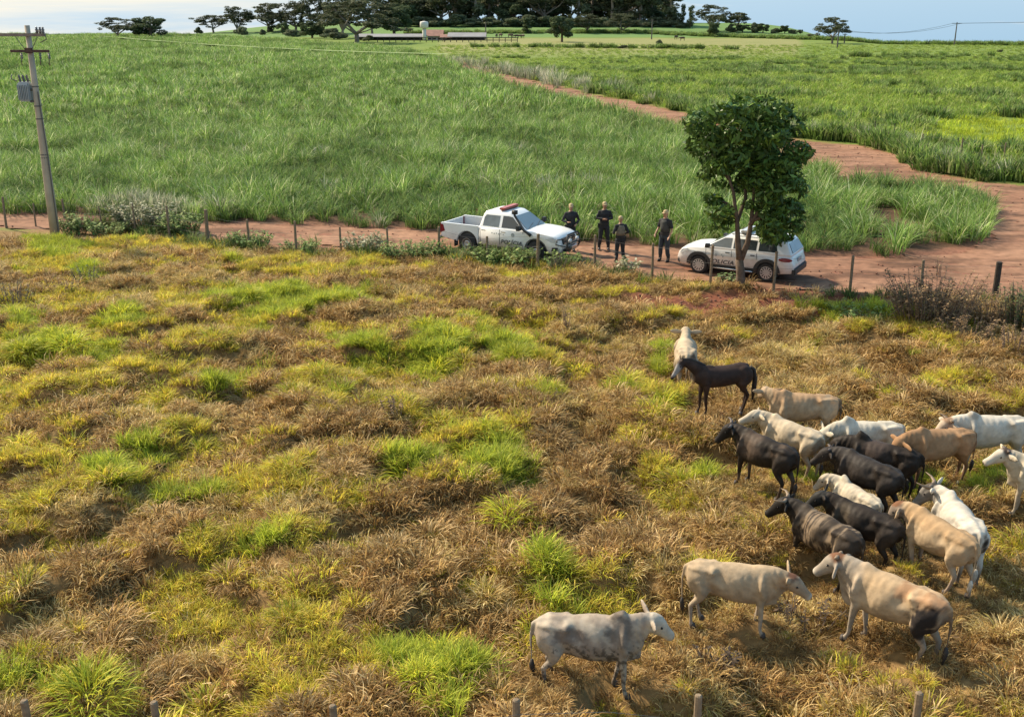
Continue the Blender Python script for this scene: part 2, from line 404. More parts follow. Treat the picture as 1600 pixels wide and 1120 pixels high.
tufts = {
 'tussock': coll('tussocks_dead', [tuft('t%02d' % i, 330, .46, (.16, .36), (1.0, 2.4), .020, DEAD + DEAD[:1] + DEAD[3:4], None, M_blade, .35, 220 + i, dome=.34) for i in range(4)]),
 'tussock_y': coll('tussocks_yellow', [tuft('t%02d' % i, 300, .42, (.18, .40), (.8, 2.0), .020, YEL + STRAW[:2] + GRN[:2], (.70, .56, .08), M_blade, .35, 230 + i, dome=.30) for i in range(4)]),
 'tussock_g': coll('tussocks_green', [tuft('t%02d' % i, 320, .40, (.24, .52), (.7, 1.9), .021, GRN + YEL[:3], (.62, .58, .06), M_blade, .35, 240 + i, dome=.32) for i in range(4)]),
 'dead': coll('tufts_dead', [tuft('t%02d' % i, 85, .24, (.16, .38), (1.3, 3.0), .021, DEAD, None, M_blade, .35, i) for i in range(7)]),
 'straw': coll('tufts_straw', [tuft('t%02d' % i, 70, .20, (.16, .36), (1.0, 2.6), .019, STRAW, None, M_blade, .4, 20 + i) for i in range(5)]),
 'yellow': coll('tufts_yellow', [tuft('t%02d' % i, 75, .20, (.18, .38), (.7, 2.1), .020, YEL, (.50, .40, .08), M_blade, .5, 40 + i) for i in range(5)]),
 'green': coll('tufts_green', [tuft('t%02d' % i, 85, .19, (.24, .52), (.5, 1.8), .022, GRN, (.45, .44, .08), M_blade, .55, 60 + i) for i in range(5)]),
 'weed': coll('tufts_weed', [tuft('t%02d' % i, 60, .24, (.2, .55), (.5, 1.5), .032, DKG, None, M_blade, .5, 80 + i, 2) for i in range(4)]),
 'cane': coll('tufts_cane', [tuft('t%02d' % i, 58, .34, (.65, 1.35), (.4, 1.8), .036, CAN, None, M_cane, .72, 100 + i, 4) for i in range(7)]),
 'cane2': coll('tufts_cane2', [tuft('t%02d' % i, 56, .34, (.55, 1.2), (.5, 2.0), .038, CAN2, None, M_cane, .72, 110 + i, 4) for i in range(5)]),
 'canefar2': coll('tufts_canefar2', [tuft('t%02d' % i, 46, .9, (.6, 1.3), (.5, 1.7), .11, CAN2, None, M_cane, .72, 130 + i, 2) for i in range(4)]),
 'canefar': coll('tufts_canefar', [tuft('t%02d' % i, 46, .9, (.8, 1.5), (.5, 1.7), .11, CAN, None, M_cane, .72, 120 + i, 2) for i in range(5)]),
 'pasture': coll('tufts_pasture', [tuft('t%02d' % i, 60, .8, (.35, .85), (.5, 1.9), .07, [(.19, .30, .045), (.27, .38, .055), (.36, .44, .08), (.15, .24, .04), (.42, .45, .16)], None, M_blade, .5, 140 + i, 2) for i in range(5)]),
 'bush': coll('tufts_bush', [tuft('t%02d' % i, 150, .75, (.3, 1.3), (.4, 1.6), .12, [(.13, .22, .045), (.18, .28, .06), (.09, .16, .035), (.25, .33, .10), (.30, .32, .15)], None, M_blade, .7, 160 + i, 2) for i in range(5)]),
 'lime': coll('tufts_lime', [tuft('t%02d' % i, 60, .8, (.2, .5), (.5, 1.9), .05, [(.42, .50, .04), (.50, .54, .045), (.34, .44, .04)], None, M_blade, .5, 180 + i, 2) for i in range(3)]),
 'plume': coll('tufts_plume', [tuft('t%02d' % i, 50, .4, (.7, 1.3), (.3, 1.2), .05, [(.30, .34, .20), (.45, .42, .30), (.18, .24, .12), (.5, .48, .36)], None, M_blade, .75, 200 + i, 3) for i in range(3)]),
}
def scatter(name, kind, pts, scl, label, tilt=.15, zoff=0, yaw_s=9):
    n = len(pts); r = np.random.default_rng(abs(hash(kind)) % 1000 if False else len(name) * 7 + n % 97)
    z = height(pts[:, 0], pts[:, 1]) + zoff
    V = np.stack([pts[:, 0], pts[:, 1], z], 1)
    me = bpy.data.meshes.new(name); me.vertices.add(n); me.vertices.foreach_set('co', V.astype(np.float32).ravel())
    rot = np.stack([r.normal(0, tilt, n), r.normal(0, tilt, n), r.uniform(0, 6.283, n)], 1).astype(np.float32)
    a = me.attributes.new('rot', 'FLOAT_VECTOR', 'POINT'); a.data.foreach_set('vector', rot.ravel())
    a = me.attributes.new('scl', 'FLOAT', 'POINT'); a.data.foreach_set('value', np.asarray(scl, np.float32))
    a = me.attributes.new('idx', 'INT', 'POINT'); a.data.foreach_set('value', r.integers(0, 50, n).astype(np.int32))
    o = bpy.data.objects.new(name, me); COL.objects.link(o); tag(o, label, kind='stuff')
    g = bpy.data.node_groups.new('scatter_' + name, 'GeometryNodeTree')
    g.interface.new_socket('Geometry', in_out='INPUT', socket_type='NodeSocketGeometry'); g.interface.new_socket('Geometry', in_out='OUTPUT', socket_type='NodeSocketGeometry')
    gi = g.nodes.new('NodeGroupInput'); go = g.nodes.new('NodeGroupOutput'); ip = g.nodes.new('GeometryNodeInstanceOnPoints')
    ci = g.nodes.new('GeometryNodeCollectionInfo'); ci.inputs['Collection'].default_value = tufts[kind]; ci.inputs['Separate Children'].default_value = True; ci.inputs['Reset Children'].default_value = True
    def na(nm, t):
        q = g.nodes.new('GeometryNodeInputNamedAttribute'); q.data_type = t; q.inputs['Name'].default_value = nm; return q.outputs['Attribute']
    l = g.links.new; e = g.nodes.new('FunctionNodeEulerToRotation')
    l(gi.outputs[0], ip.inputs['Points']); l(ci.outputs[0], ip.inputs['Instance']); ip.inputs['Pick Instance'].default_value = True
    l(na('idx', 'INT'), ip.inputs['Instance Index']); l(na('rot', 'FLOAT_VECTOR'), e.inputs[0]); l(e.outputs[0], ip.inputs['Rotation']); l(na('scl', 'FLOAT'), ip.inputs['Scale'])
    l(ip.outputs[0], go.inputs[0])
    md = o.modifiers.new('scatter', 'NODES'); md.node_group = g
    return o
def cand(n, y0, y1, m=1.12, pad=3):
    """random ground points over the field of view and a margin, even per square metre"""
    y = np.sqrt(rng.uniform(y0 ** 2, y1 ** 2, n)); w = y * .52 * m + pad
    return np.stack([rng.uniform(-1, 1, n) * w, y], 1)

# near pasture
FENCE = [(-500, 340), (10, 356), (103, 352), (212, 363), (325, 381), (463, 396), (607, 401), (762, 408), (929, 424), (1109, 452), (1208, 458), (1327, 466), (1437, 468), (1553, 474), (1700, 486), (2300, 530)]
FW = W(FENCE); fx = np.array([p[0] for p in FW]); fy = np.array([p[1] for p in FW])
def before_fence(x, y, m=0): return y < np.interp(x, fx, fy) - m
P_GREEN = [(450, 475, 110, 20), (560, 476, 40, 12), (555, 552, 48, 26), (680, 545, 45, 32), (785, 552, 48, 26), (60, 545, 48, 26), (165, 552, 40, 24), (200, 506, 38, 20), (85, 385, 48, 15), (790, 732, 92, 30), (640, 746, 50, 16), (1038, 552, 24, 22), (1105, 745, 55, 20), (1540, 745, 60, 35), (1440, 760, 80, 30), (1260, 745, 60, 25), (180, 752, 44, 18), (290, 762, 70, 15), (350, 600, 24, 12), (225, 712, 30, 14), (415, 845, 34, 14), (640, 1040, 60, 40), (850, 910, 30, 50), (1330, 485, 60, 12), (60, 385, 26, 10), (720, 1075, 50, 30), (130, 425, 30, 14), (40, 500, 30, 12), (50, 1085, 90, 22), (870, 985, 50, 30)]
P_YEL = [(180, 388, 110, 12), (780, 508, 110, 20), (640, 560, 130, 34), (250, 625, 60, 12), (60, 560, 110, 30), (180, 520, 120, 22), (420, 500, 90, 16), (60, 705, 110, 22), (340, 730, 90, 28), (520, 780, 150, 20), (450, 845, 110, 20), (560, 800, 60, 16), (880, 910, 110, 70), (640, 1030, 120, 70), (60, 1020, 110, 30), (90, 1080, 110, 30), (430, 985, 70, 22), (1050, 745, 120, 30), (1000, 700, 90, 16), (620, 640, 34, 14), (480, 620, 30, 10), (1080, 480, 50, 10), (950, 470, 90, 8), (1500, 600, 60, 14), (1380, 1080, 80, 26), (300, 560, 60, 14), (130, 610, 70, 12), (740, 690, 80, 12), (840, 1020, 60, 50), (1010, 620, 24, 20), (300, 1000, 60, 14), (640, 700, 60, 10)]
def patches(px, py, P):
    v = np.zeros(px.shape)
    for (cx, cy, rx, ry) in P: v = np.maximum(v, np.exp(-(((px - cx) / rx) ** 2 + ((py - cy) / ry) ** 2) * 1.1))
    return v
def zones(p):
    x, y = p[:, 0], p[:, 1]; px, py = project(x, y); j = (fbm(x / .8, y / .8, 83, 3) - .5)
    inside = (px > -40) & (px < 1640) & (py < 1140)
    g = patches(px, py, P_GREEN); yl = patches(px, py, P_YEL)
    left = 1 - smooth(px, 500, 1250)
    n = fbm(x / 1.7, y / .8, 87, 3)
    g = np.where(inside, g, smooth(n, .62, .75)); yl = np.where(inside, yl, smooth(n, .5, .65))
    yl = np.maximum(yl * .9, smooth(n + left * .09, .52, .66) * (.38 + .4 * left))
    gsel = g + j * 1.3 + rng.normal(0, .07, len(g)) > .47
    yl = np.maximum(yl, g * .95); ysel = (~gsel) & (yl + j * 1.3 + rng.normal(0, .07, len(g)) > .44)
    return gsel, ysel, px, py
p = cand(23000, 11, 42, 1.12, 2.5)
ok = before_fence(p[:, 0], p[:, 1], -.3) & (roadside(p[:, 0], p[:, 1], .25) < .25)
bx, by = flat(1190, 473)
ok &= ~((((p[:, 0] - bx) / 5.0) ** 2 + ((p[:, 1] - by) / 1.6) ** 2 < 1) & (rng.uniform(size=len(p)) < .9))
p = p[ok]; g, yl, px, py = zones(p)
# trodden short where the animals stand
def trod(q):
    s_ = np.ones(len(q))
    for (hx, hy) in HOOFS:
        X_, Y_ = flat(hx, hy); d_ = np.hypot((q[:, 0] - X_) / 1.0, (q[:, 1] - Y_ + .25) / .8); s_ = np.minimum(s_, .52 + .48 * smooth(d_, .35, 1.15))
    return s_
HOOFS = [(1071, 600), (1069, 575), (1285, 722), (1212, 720), (1256, 748), (1206, 727), (1378, 744), (1308, 746), (1497, 755), (1424, 762), (1592, 800), (1214, 782), (1166, 758), (1378, 806), (1308, 776), (1408, 778), (1512, 905), (1468, 858), (1484, 928), (1432, 896), (1376, 884), (1310, 858),
         (1322, 918), (1248, 880), (1092, 972), (1190, 986), (1442, 1036), (1332, 988), (868, 1076), (972, 1082), (1156, 652), (1096, 657), (1387, 1010), (920, 1079), (1140, 979), (1125, 655), (1280, 900), (1455, 910), (1340, 870), (1190, 770), (1340, 830)]
rs = rng.uniform(.75, 1.25, len(p)) * trod(p)
pl = cand(26000, 11, 42, 1.12, 2.5); pl = pl[before_fence(pl[:, 0], pl[:, 1], -.2) & (roadside(pl[:, 0], pl[:, 1], .2) < .3)]
pl = pl[~((((pl[:, 0] - bx) / 5.0) ** 2 + ((pl[:, 1] - by) / 1.6) ** 2 < 1) & (rng.uniform(size=len(pl)) < .93))]
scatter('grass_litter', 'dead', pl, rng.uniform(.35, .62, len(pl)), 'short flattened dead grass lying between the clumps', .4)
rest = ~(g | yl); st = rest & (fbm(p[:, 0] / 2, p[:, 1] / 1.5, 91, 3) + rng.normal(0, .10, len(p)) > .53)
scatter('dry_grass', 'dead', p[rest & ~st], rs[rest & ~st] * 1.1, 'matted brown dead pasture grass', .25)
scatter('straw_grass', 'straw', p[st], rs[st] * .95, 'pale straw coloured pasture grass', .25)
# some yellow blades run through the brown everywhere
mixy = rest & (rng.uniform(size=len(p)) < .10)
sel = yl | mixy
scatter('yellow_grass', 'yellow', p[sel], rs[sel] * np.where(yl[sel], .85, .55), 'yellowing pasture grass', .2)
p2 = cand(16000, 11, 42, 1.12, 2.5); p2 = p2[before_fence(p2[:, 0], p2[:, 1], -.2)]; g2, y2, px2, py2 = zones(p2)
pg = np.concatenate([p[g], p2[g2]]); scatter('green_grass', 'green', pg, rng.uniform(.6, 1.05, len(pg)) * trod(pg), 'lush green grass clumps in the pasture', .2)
# larger rounded tussocks
tq = cand(2600, 11, 36, 1.12, 2.5); tq = tq[before_fence(tq[:, 0], tq[:, 1], .5) & (roadside(tq[:, 0], tq[:, 1], .6) < .1)]
keep_ = np.ones(len(tq), bool)
for i in range(len(tq)):
    if keep_[i]:
        d_ = np.hypot(tq[i + 1:, 0] - tq[i, 0], tq[i + 1:, 1] - tq[i, 1]); keep_[i + 1:] &= d_ > .62
tq = tq[keep_ & (trod(tq) > .97)]; tq = tq[~((((tq[:, 0] - bx) / 5.0) ** 2 + ((tq[:, 1] - by) / 1.6) ** 2 < 1))]
tg, ty, _, _ = zones(tq); r_ = ~(tg | ty); pk_ = rng.uniform(size=len(tq))
def tsc(n): return rng.uniform(.55, 1.15, n)
a_ = tg; scatter('green_tussocks', 'tussock_g', tq[a_], tsc(a_.sum()), 'rounded green grass tussocks', .12)
a_ = ty & (pk_ < .6); scatter('yellow_tussocks', 'tussock_y', tq[a_], tsc(a_.sum()), 'rounded yellowing grass tussocks', .12)
a_ = (r_ & (pk_ < .62)) | (ty & (pk_ > .85)); scatter('dry_tussocks', 'tussock', tq[a_], tsc(a_.sum()), 'rounded brown dead grass tussocks', .12)
# verge weeds along the fence
FI = [(x, y) for x, y in zip(fx, fy)]
vp = []
for k in range(len(FI) - 1):
    a, b = FI[k], FI[k + 1]; d = math.hypot(b[0] - a[0], b[1] - a[1])
    for q in range(int(d * 16)):
        t = rng.uniform(); x = a[0] + (b[0] - a[0]) * t; y = a[1] + (b[1] - a[1]) * t + rng.normal(.25, .5); vp.append((x, y))
vp = np.array(vp); px, py = project(vp[:, 0], vp[:, 1])
dens = np.where(px < 300, .75, np.where(px < 900, 1.0, np.where(px < 1040, .5, .10))) * (smooth(fbm(vp[:, 0] / 1.5, vp[:, 1], 95, 2), .35, .6))
dens = np.where(px > 1300, .35, dens)
sel = (rng.uniform(size=len(vp)) < dens) & ((roadside(vp[:, 0], vp[:, 1], .1) < .75) | ((px < 860) & (vp[:, 1] < np.interp(vp[:, 0], fx, fy) + .9)))
scatter('verge_weeds', 'weed', vp[sel], rng.uniform(.5, 1.35, sel.sum()), 'dark green weeds along the wire fence', .2)
# cane field
p = cand(24000, 30, 100, 1.15, 6); p = p[rng.uniform(size=len(p)) < 1 - smooth(p[:, 1], 62, 100)]; m = inpoly(p[:, 0], p[:, 1], CANE)
hole = np.zeros(len(p), bool)
for (cx, cy, rx, ry) in [(1385, 350, 28, 30), (1370, 383, 30, 14), (1440, 392, 60, 10), (1500, 392, 30, 14), (1320, 400, 90, 6)]:
    x0, y0 = flat(cx, cy); px, py = project(p[:, 0], p[:, 1]); hole = hole | ((((px - cx) / rx) ** 2 + ((py - cy) / ry) ** 2) < 1)
px, py = project(p[:, 0], p[:, 1])
m = m.astype(bool)
m = m & ~(hole & (rng.uniform(size=len(p)) < .93))
m &= rng.uniform(size=len(p)) < .45 + .55 * smooth(fbm(p[:, 0] / 2.4, p[:, 1] / 2.4, 97, 2), .3, .5)
p = p[m]; dk = fbm(p[:, 0] / 3.2, p[:, 1] / 5, 105, 3) + rng.normal(0, .05, len(p)) > .55; sc_ = rng.uniform(.66, 1.15, len(p)) * (.78 + .5 * fbm(p[:, 0] / 3, p[:, 1] / 3, 98, 2))
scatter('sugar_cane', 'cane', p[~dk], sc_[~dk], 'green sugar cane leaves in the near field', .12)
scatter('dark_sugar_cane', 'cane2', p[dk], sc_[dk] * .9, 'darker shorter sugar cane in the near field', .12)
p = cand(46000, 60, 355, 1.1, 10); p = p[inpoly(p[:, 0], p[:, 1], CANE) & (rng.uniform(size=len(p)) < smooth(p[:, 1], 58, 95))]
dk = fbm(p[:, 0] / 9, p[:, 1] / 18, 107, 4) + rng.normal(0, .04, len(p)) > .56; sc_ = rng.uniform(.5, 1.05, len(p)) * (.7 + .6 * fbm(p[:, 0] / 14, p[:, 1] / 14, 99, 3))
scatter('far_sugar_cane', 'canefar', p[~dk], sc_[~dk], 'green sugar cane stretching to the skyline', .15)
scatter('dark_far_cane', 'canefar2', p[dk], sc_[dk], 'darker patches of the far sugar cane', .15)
# plume grass at the near edge of the cane
pp = []
for (cx, cy, k, sx) in [(235, 338, 46, 55), (210, 330, 20, 30), (560, 358, 10, 50), (700, 250, 12, 200), (860, 300, 14, 120)]:
    for q in range(k): pp.append(flat(cx + rng.normal(0, sx), cy + rng.normal(0, 3)))
pp = np.array(pp); pp = pp[roadside(pp[:, 0], pp[:, 1], .1) < .5]
scatter('plume_grass', 'plume', pp, rng.uniform(.6, 1.1, len(pp)), 'pale plumed grass beside the cane', .15)
# pasture beyond the road
p = cand(45000, 55, 270, 1.15, 12); px, py = project(p[:, 0], p[:, 1])
m = inpoly(p[:, 0], p[:, 1], RIGHT) & (roadside(p[:, 0], p[:, 1], .6) < .1)
lime = (((px - 1580) / 150) ** 2 + ((py - 212) / 26) ** 2 < 1 + (fbm(p[:, 0] / 3, p[:, 1] / 3, 101) - .5)) & m
scatter('lime_grass', 'lime', p[lime], rng.uniform(.7, 1.2, lime.sum()), 'bright lime grass behind the hedge', .15)
cl = fbm(p[:, 0] / 9, p[:, 1] / 7, 103, 4)
keepd = np.where(p[:, 1] > 200, .35, 1.0)
bs = m & ~lime & (cl + rng.normal(0, .06, len(p)) > .61) & (p[:, 1] < 205)
ps = m & ~lime & ~bs & (rng.uniform(size=len(p)) < keepd)
scatter('pasture_grass', 'pasture', p[ps], rng.uniform(.6, 1.25, ps.sum()) * (1 - .5 * smooth(p[ps][:, 1], 120, 190)), 'tall green pasture beyond the road', .15)
scatter('field_bushes', 'bush', p[bs], rng.uniform(.5, 1.1, bs.sum()) * (1 - .35 * smooth(p[bs][:, 1], 120, 190)), 'dark green scrub in the far pasture', .15)
# hedge along the far side of the road and dark hedgerows in the distance
hp = []
def line(pts, per, jit, n_y=0):
    q = W(pts)
    for a, b in zip(q[:-1], q[1:]):
        d = math.hypot(b[0] - a[0], b[1] - a[1])
        for _ in range(int(d * per)):
            t = rng.uniform(); hp.append((a[0] + (b[0] - a[0]) * t + rng.normal(0, jit), a[1] + (b[1] - a[1]) * t + rng.normal(0, jit)))
line([(1262, 214), (1340, 221), (1400, 232), (1445, 256), (1525, 277), (1640, 285), (2000, 292)], 4.0, .55)
line([(940, 146), (1000, 155), (1070, 170), (1170, 197), (1262, 214)], 2.0, .9)
hp1 = np.array(hp); hp = []
hq = hp1[rng.uniform(size=len(hp1)) < .22] + rng.normal(0, .5, 2); scatter('hedge_plumes', 'plume', hq, rng.uniform(.7, 1.35, len(hq)), 'pale seeded grass standing in the roadside hedge', .2)
scatter('roadside_hedge', 'bush', hp1, rng.uniform(.6, 1.25, len(hp1)), 'shaggy green hedge beside the red road', .15)
line([(750, 112), (806, 116), (880, 133), (940, 146)], 1.2, 1.2); line([(720, 97), (760, 104)], 1.2, 1.5)
hp2 = np.array(hp); hp = []
scatter('roadside_grass', 'plume', hp2, rng.uniform(1.0, 1.9, len(hp2)), 'pale tall grass beside the farm track', .15)
line([(735, 74.5), (900, 75), (1060, 75.5), (1100, 76)], 1.3, .7); line([(1330, 88), (1530, 88)], 1.0, 1.5); line([(1110, 77), (1180, 77)], .5, .8); line([(640, 55.5), (1000, 55), (1130, 58), (1250, 61.5), (1400, 66.5), (1600, 71.5), (1750, 74)], 5, 1.8); line([(1260, 92), (1300, 92)], .8, 1.5)
hp3 = np.array(hp)
scatter('dark_hedgerow', 'bush', hp3, rng.uniform(.7, 1.2, len(hp3)), 'dark hedgerow crossing the far pasture', .15)

# clods and small stones on the road and the bare bank
def clod(i):
    r = np.random.default_rng(500 + i); m = MB(); m.ell((0, 0, .3), (1, .8, .6), nu=7, nv=5); V = np.array(m.V); V *= (1 + r.normal(0, .12, (len(V), 1))); return mesh_from('clod', V, m.F, M_clod, link=False)
M_clod = mat_basic('soil_clod', (.20, .095, .062), .95, 0, .3, 1.5, objvar=.3)
tufts['clod'] = coll('clods', [clod(i) for i in range(4)])
p = cand(9000, 30, 75, 1.1, 6); p = p[inroad(p[:, 0], p[:, 1]) & (fbm(p[:, 0] / 2, p[:, 1] / 1.2, 111, 3) > .5)]
q = np.stack([bx + rng.normal(0, 2.6, 500), by + rng.normal(0, .8, 500)], 1); p = np.concatenate([p, q])
scatter('soil_clods', 'clod', p, rng.uniform(.015, .06, len(p)) ** 1.0, 'crumbled red soil clods scattered on the road', .3)
# ---------------------------------------------------------------- trees
M_bark = mat_basic('bark', (.13, .095, .07), .9, 0, .35, 9, .6, spec=.2)
M_barkgrey = mat_basic('grey_bark', (.24, .20, .165), .9, 0, .35, 5, .6, spec=.2)
def leafmat(nm, rgh=.7, trans=.32, spec=.08): return mat_basic(nm, (0, 0, 0), rgh, 0, .15, .6, attr=True, trans=trans, objvar=.12, spec=spec)
M_leaf = leafmat('leaf')
def leaf_cloud(blobs, density, size, cols, r, flatten=.55, hang=0, aspect=1.7):
    """leaf quads on and in ellipsoid clumps; blobs = (x,y,z,rx,ry,rz)"""
    P = []; Nn = []
    for (x, y, z, a, b, c) in blobs:
        area = 4 * math.pi * ((a * b) ** 1.6 / 3 + (a * c) ** 1.6 / 3 + (b * c) ** 1.6 / 3) ** (1 / 1.6)
        n = max(12, int(area * density)); d = r.normal(size=(n, 3)); d /= np.linalg.norm(d, axis=1)[:, None]
        lump = .82 + .3 * fbm(d[:, 0] * 2.2 + x, d[:, 1] * 2.2 + d[:, 2] * 2 + y, int(abs(z * 10)) % 90, 2)
        rad = (r.uniform(.25, 1, n) ** .38) * lump
        P.append(np.array([x, y, z]) + d * np.array([a, b, c]) * rad[:, None]); Nn.append(d)
    P = np.concatenate(P); Nn = np.concatenate(Nn); n = len(P)
    nn = Nn * .7 + r.normal(size=(n, 3)) * .6 + np.array([0, 0, flatten]); nn /= np.linalg.norm(nn, axis=1)[:, None]
    t = np.cross(nn, r.normal(size=(n, 3))); t /= np.linalg.norm(t, axis=1)[:, None]
    if hang: t = t * (1 - hang) + np.array([0, 0, -1]) * hang; t -= nn * (t * nn).sum(1)[:, None]; t /= np.linalg.norm(t, axis=1)[:, None]
    b = np.cross(nn, t); s = (size * r.uniform(.5, 1.5, n))[:, None]
    V = np.stack([P - t * s * .5 * aspect, P + b * s * .42 + nn * s * .08, P + t * s * .5 * aspect - nn * s * .12, P - b * s * .42 + nn * s * .08], 1).reshape(-1, 3)
    F = np.arange(4 * n).reshape(-1, 4); cc = np.array(cols)[r.integers(0, len(cols), n)] * r.uniform(.75, 1.25, n)[:, None]
    return V, F, np.repeat(cc, 4, 0)
GCOL = {'grey': [(.085, .10, .055), (.115, .12, .07), (.065, .08, .042)], 'dark': [(.09, .12, .062), (.12, .15, .07), (.07, .10, .052)],
        'mid': [(.15, .175, .10), (.18, .20, .115), (.12, .145, .085)], 'olive': [(.09, .10, .04), (.12, .12, .05), (.06, .08, .03)]}
def far_tree(name, style, seed):
    """unit-height tree mesh pair (trunk, crown), about 1 high; width given by style"""
    r = np.random.default_rng(seed); mb = MB(); blobs = []; H = 12.0
    def limb(p, q, r0, r1, bend=.6):
        m = [(p[i] + q[i]) / 2 + r.normal(0, bend) * .5 for i in range(3)]; mb.tube([p, m, q], [r0, (r0 + r1) / 2, r1], 6)
    if style == 'umb':      # spreading flat-topped tree, see-through
        fork = H * r.uniform(.16, .28); tips = []; mb.tube([(0, 0, -1), (r.normal(0, .2), 0, fork * .5), (r.normal(0, .3), 0, fork)], [.42, .34, .30], 8)
        nl = 7
        for i in range(nl):
            a = i / nl * 6.283 + r.uniform(-.3, .3); rad = H * r.uniform(.22, .55); z = H * r.uniform(.50, .92) - rad * .2
            q = (math.cos(a) * rad, math.sin(a) * rad * .8, z); limb((0, 0, fork * r.uniform(.8, 1)), q, .22, .07, 1.0); tips.append(q)
            for j in range(4):
                q2 = (q[0] + r.normal(0, 1.5), q[1] + r.normal(0, 1.3), min(H * .97, q[2] + r.uniform(-2.6, 1.3))); limb(q, q2, .07, .03, .3); tips.append(q2)
        for q in tips: blobs.append((q[0], q[1], q[2] + .1, r.uniform(.9, 1.8), r.uniform(.9, 1.5), r.uniform(.4, .85)))
        blobs.append((0, 0, H * .9, 2.4, 2, .8))
        for i in range(16):
            a = r.uniform(0, 6.283); zz = r.uniform(.42, .92); k = math.sqrt(max(.05, 1 - ((zz - .5) / .5) ** 2)) * H * .46 * r.uniform(.55, 1.05)
            blobs.append((math.cos(a) * k, math.sin(a) * k * .9, zz * H, r.uniform(.9, 1.6), r.uniform(.9, 1.5), r.uniform(.5, .9)))
        dens, size, col, fl = 6.5, .34, 'grey', .8
    elif style == 'round':
        mb.tube([(0, 0, -1), (0, 0, H * .3), (.2, 0, H * .6)], [.5, .4, .2], 8)
        for i in range(5): a = i * 1.257; limb((0, 0, H * .3), (math.cos(a) * 2.4, math.sin(a) * 2.4, H * .6), .2, .06)
        for i in range(26):
            a = r.uniform(0, 6.283); zz = r.uniform(.22, .88); k = math.sqrt(max(.05, 1 - ((zz - .5) / .5) ** 2)) * H * .40 * r.uniform(.5, 1)
            blobs.append((math.cos(a) * k, math.sin(a) * k, zz * H, r.uniform(1.3, 2.1), r.uniform(1.3, 2), r.uniform(1.0, 1.7)))
        dens, size, col, fl = 8, .42, 'dark', .5
    elif style == 'tall':   # tall forest tree, thin crown, climbers on the stem
        mb.tube([(0, 0, -1), (r.normal(0, .3), 0, H * .4), (r.normal(0, .5), 0, H * .8)], [.34, .26, .12], 8)
        for i in range(9):
            a = r.uniform(0, 6.283); z0 = H * r.uniform(.45, .8); rad = r.uniform(1.2, 3.2); q = (math.cos(a) * rad, math.sin(a) * rad, min(H * .95, z0 + r.uniform(.8, 2.6)))
            limb((0, 0, z0), q, .11, .04, .5); blobs.append((q[0], q[1], q[2], r.uniform(1.0, 2.1), r.uniform(1.0, 1.8), r.uniform(.6, 1.1)))
        for i in range(9): blobs.append((r.normal(0, 1.0), r.normal(0, .8), H * (.06 + .075 * i), r.uniform(.6, 1.7), r.uniform(.7, 1.4), .9))
        for i in range(3): blobs.append((r.normal(0, .7), r.normal(0, .6), H * (.8 + .06 * i), 1.4, 1.3, .8))
        dens, size, col, fl = 8, .38, 'mid', .6
    elif style == 'column':
        mb.tube([(0, 0, -1), (0, 0, H * .9)], [.3, .1], 8)
        for i in range(14): blobs.append((r.normal(0, .5), r.normal(0, .5), H * (.06 + .065 * i), r.uniform(.7, 1.5), r.uniform(.7, 1.3), 1.0))
        dens, size, col, fl = 8, .38, 'dark', .5
    elif style == 'bush':
        mb.tube([(0, 0, -1), (0, 0, H * .35)], [.5, .3], 6)
        for i in range(18):
            a = r.uniform(0, 6.283); k = r.uniform(0, 5.2); blobs.append((math.cos(a) * k, math.sin(a) * k, H * r.uniform(.15, .78) * (1 - k / 14), r.uniform(1.8, 3), r.uniform(1.8, 3), r.uniform(1.5, 2.4)))
        dens, size, col, fl = 4.5, .6, 'mid', .5
    me_t = mb.build('trunk', M_barkgrey if style in ('umb', 'tall') else M_bark); V, F, cc = leaf_cloud(blobs, dens, size, GCOL[col], r, fl)
    cr_ = mesh_from('crown', V, F, M_leaf, None, False, cc)
    return me_t, cr_
STYLES = {}
for st, k in (('umb', 4), ('round', 3), ('tall', 4), ('column', 2), ('bush', 3)):
    STYLES[st] = []
    for i in range(k):
        t, c = far_tree(st, st, 300 + i * 17 + len(st)); COL.objects.unlink(t); COL.objects.unlink(c); STYLES[st].append((t.data, c.data))
WID = {'umb': 13.5, 'round': 12.0, 'tall': 7.6, 'column': 4.2, 'bush': 13.5}
def plant(name, label, style, px, base, top, wpx, var=0, cat='tree', group=None, back=0, depthpx=None):
    """tree with its foot on the land under photo pixel (px, base) and given height/width in photo pixels"""
    x, y, z = G(px, depthpx or base)
    if back: s_ = (y + back) / y; x *= s_; y += back; z = hz(x, y)
    d = y * CP - (z - CAM_H) * SP; ppm = FOC / d
    zb = z; h = max(.8, (base - top) / ppm / .97); w = wpx / ppm
    o = thing(name, label, cat, (x, y, zb), random.uniform(0, 6.28), group)
    sx = w / WID[style]; sz = h / 12.0
    td, cd = STYLES[style][var % len(STYLES[style])]
    for nm, dd in (('trunk', td), ('crown', cd)):
        q = bpy.data.objects.new(nm, dd); COL.objects.link(q); q.parent = o
    o.scale = (sx, sx, sz)
    return o
GT = 'trees along the skyline'
def T(style, px, base, top, w, label, var=None, **k):
    if style == 'umb' and w > 30: w *= 1.25
    if px < 300: k['depthpx'] = 60
    plant({'umb': 'spreading_tree', 'round': 'round_tree', 'tall': 'forest_tree', 'column': 'ivy_covered_tree', 'bush': 'bush'}[style], label, style, px, base, top, w, random.randrange(9) if var is None else var, 'bush' if style == 'bush' else 'tree', GT, **k)
T('umb', 184, 55, 24, 50, 'airy grey tree touching the dark round tree on the bare skyline', 0)
T('round', 236, 55, 23, 64, 'dark dome shaped tree on the bare skyline beside an airy tree', 0)
T('umb', 334, 52, 25, 48, 'low airy tree at the open end of the far grove', 1)
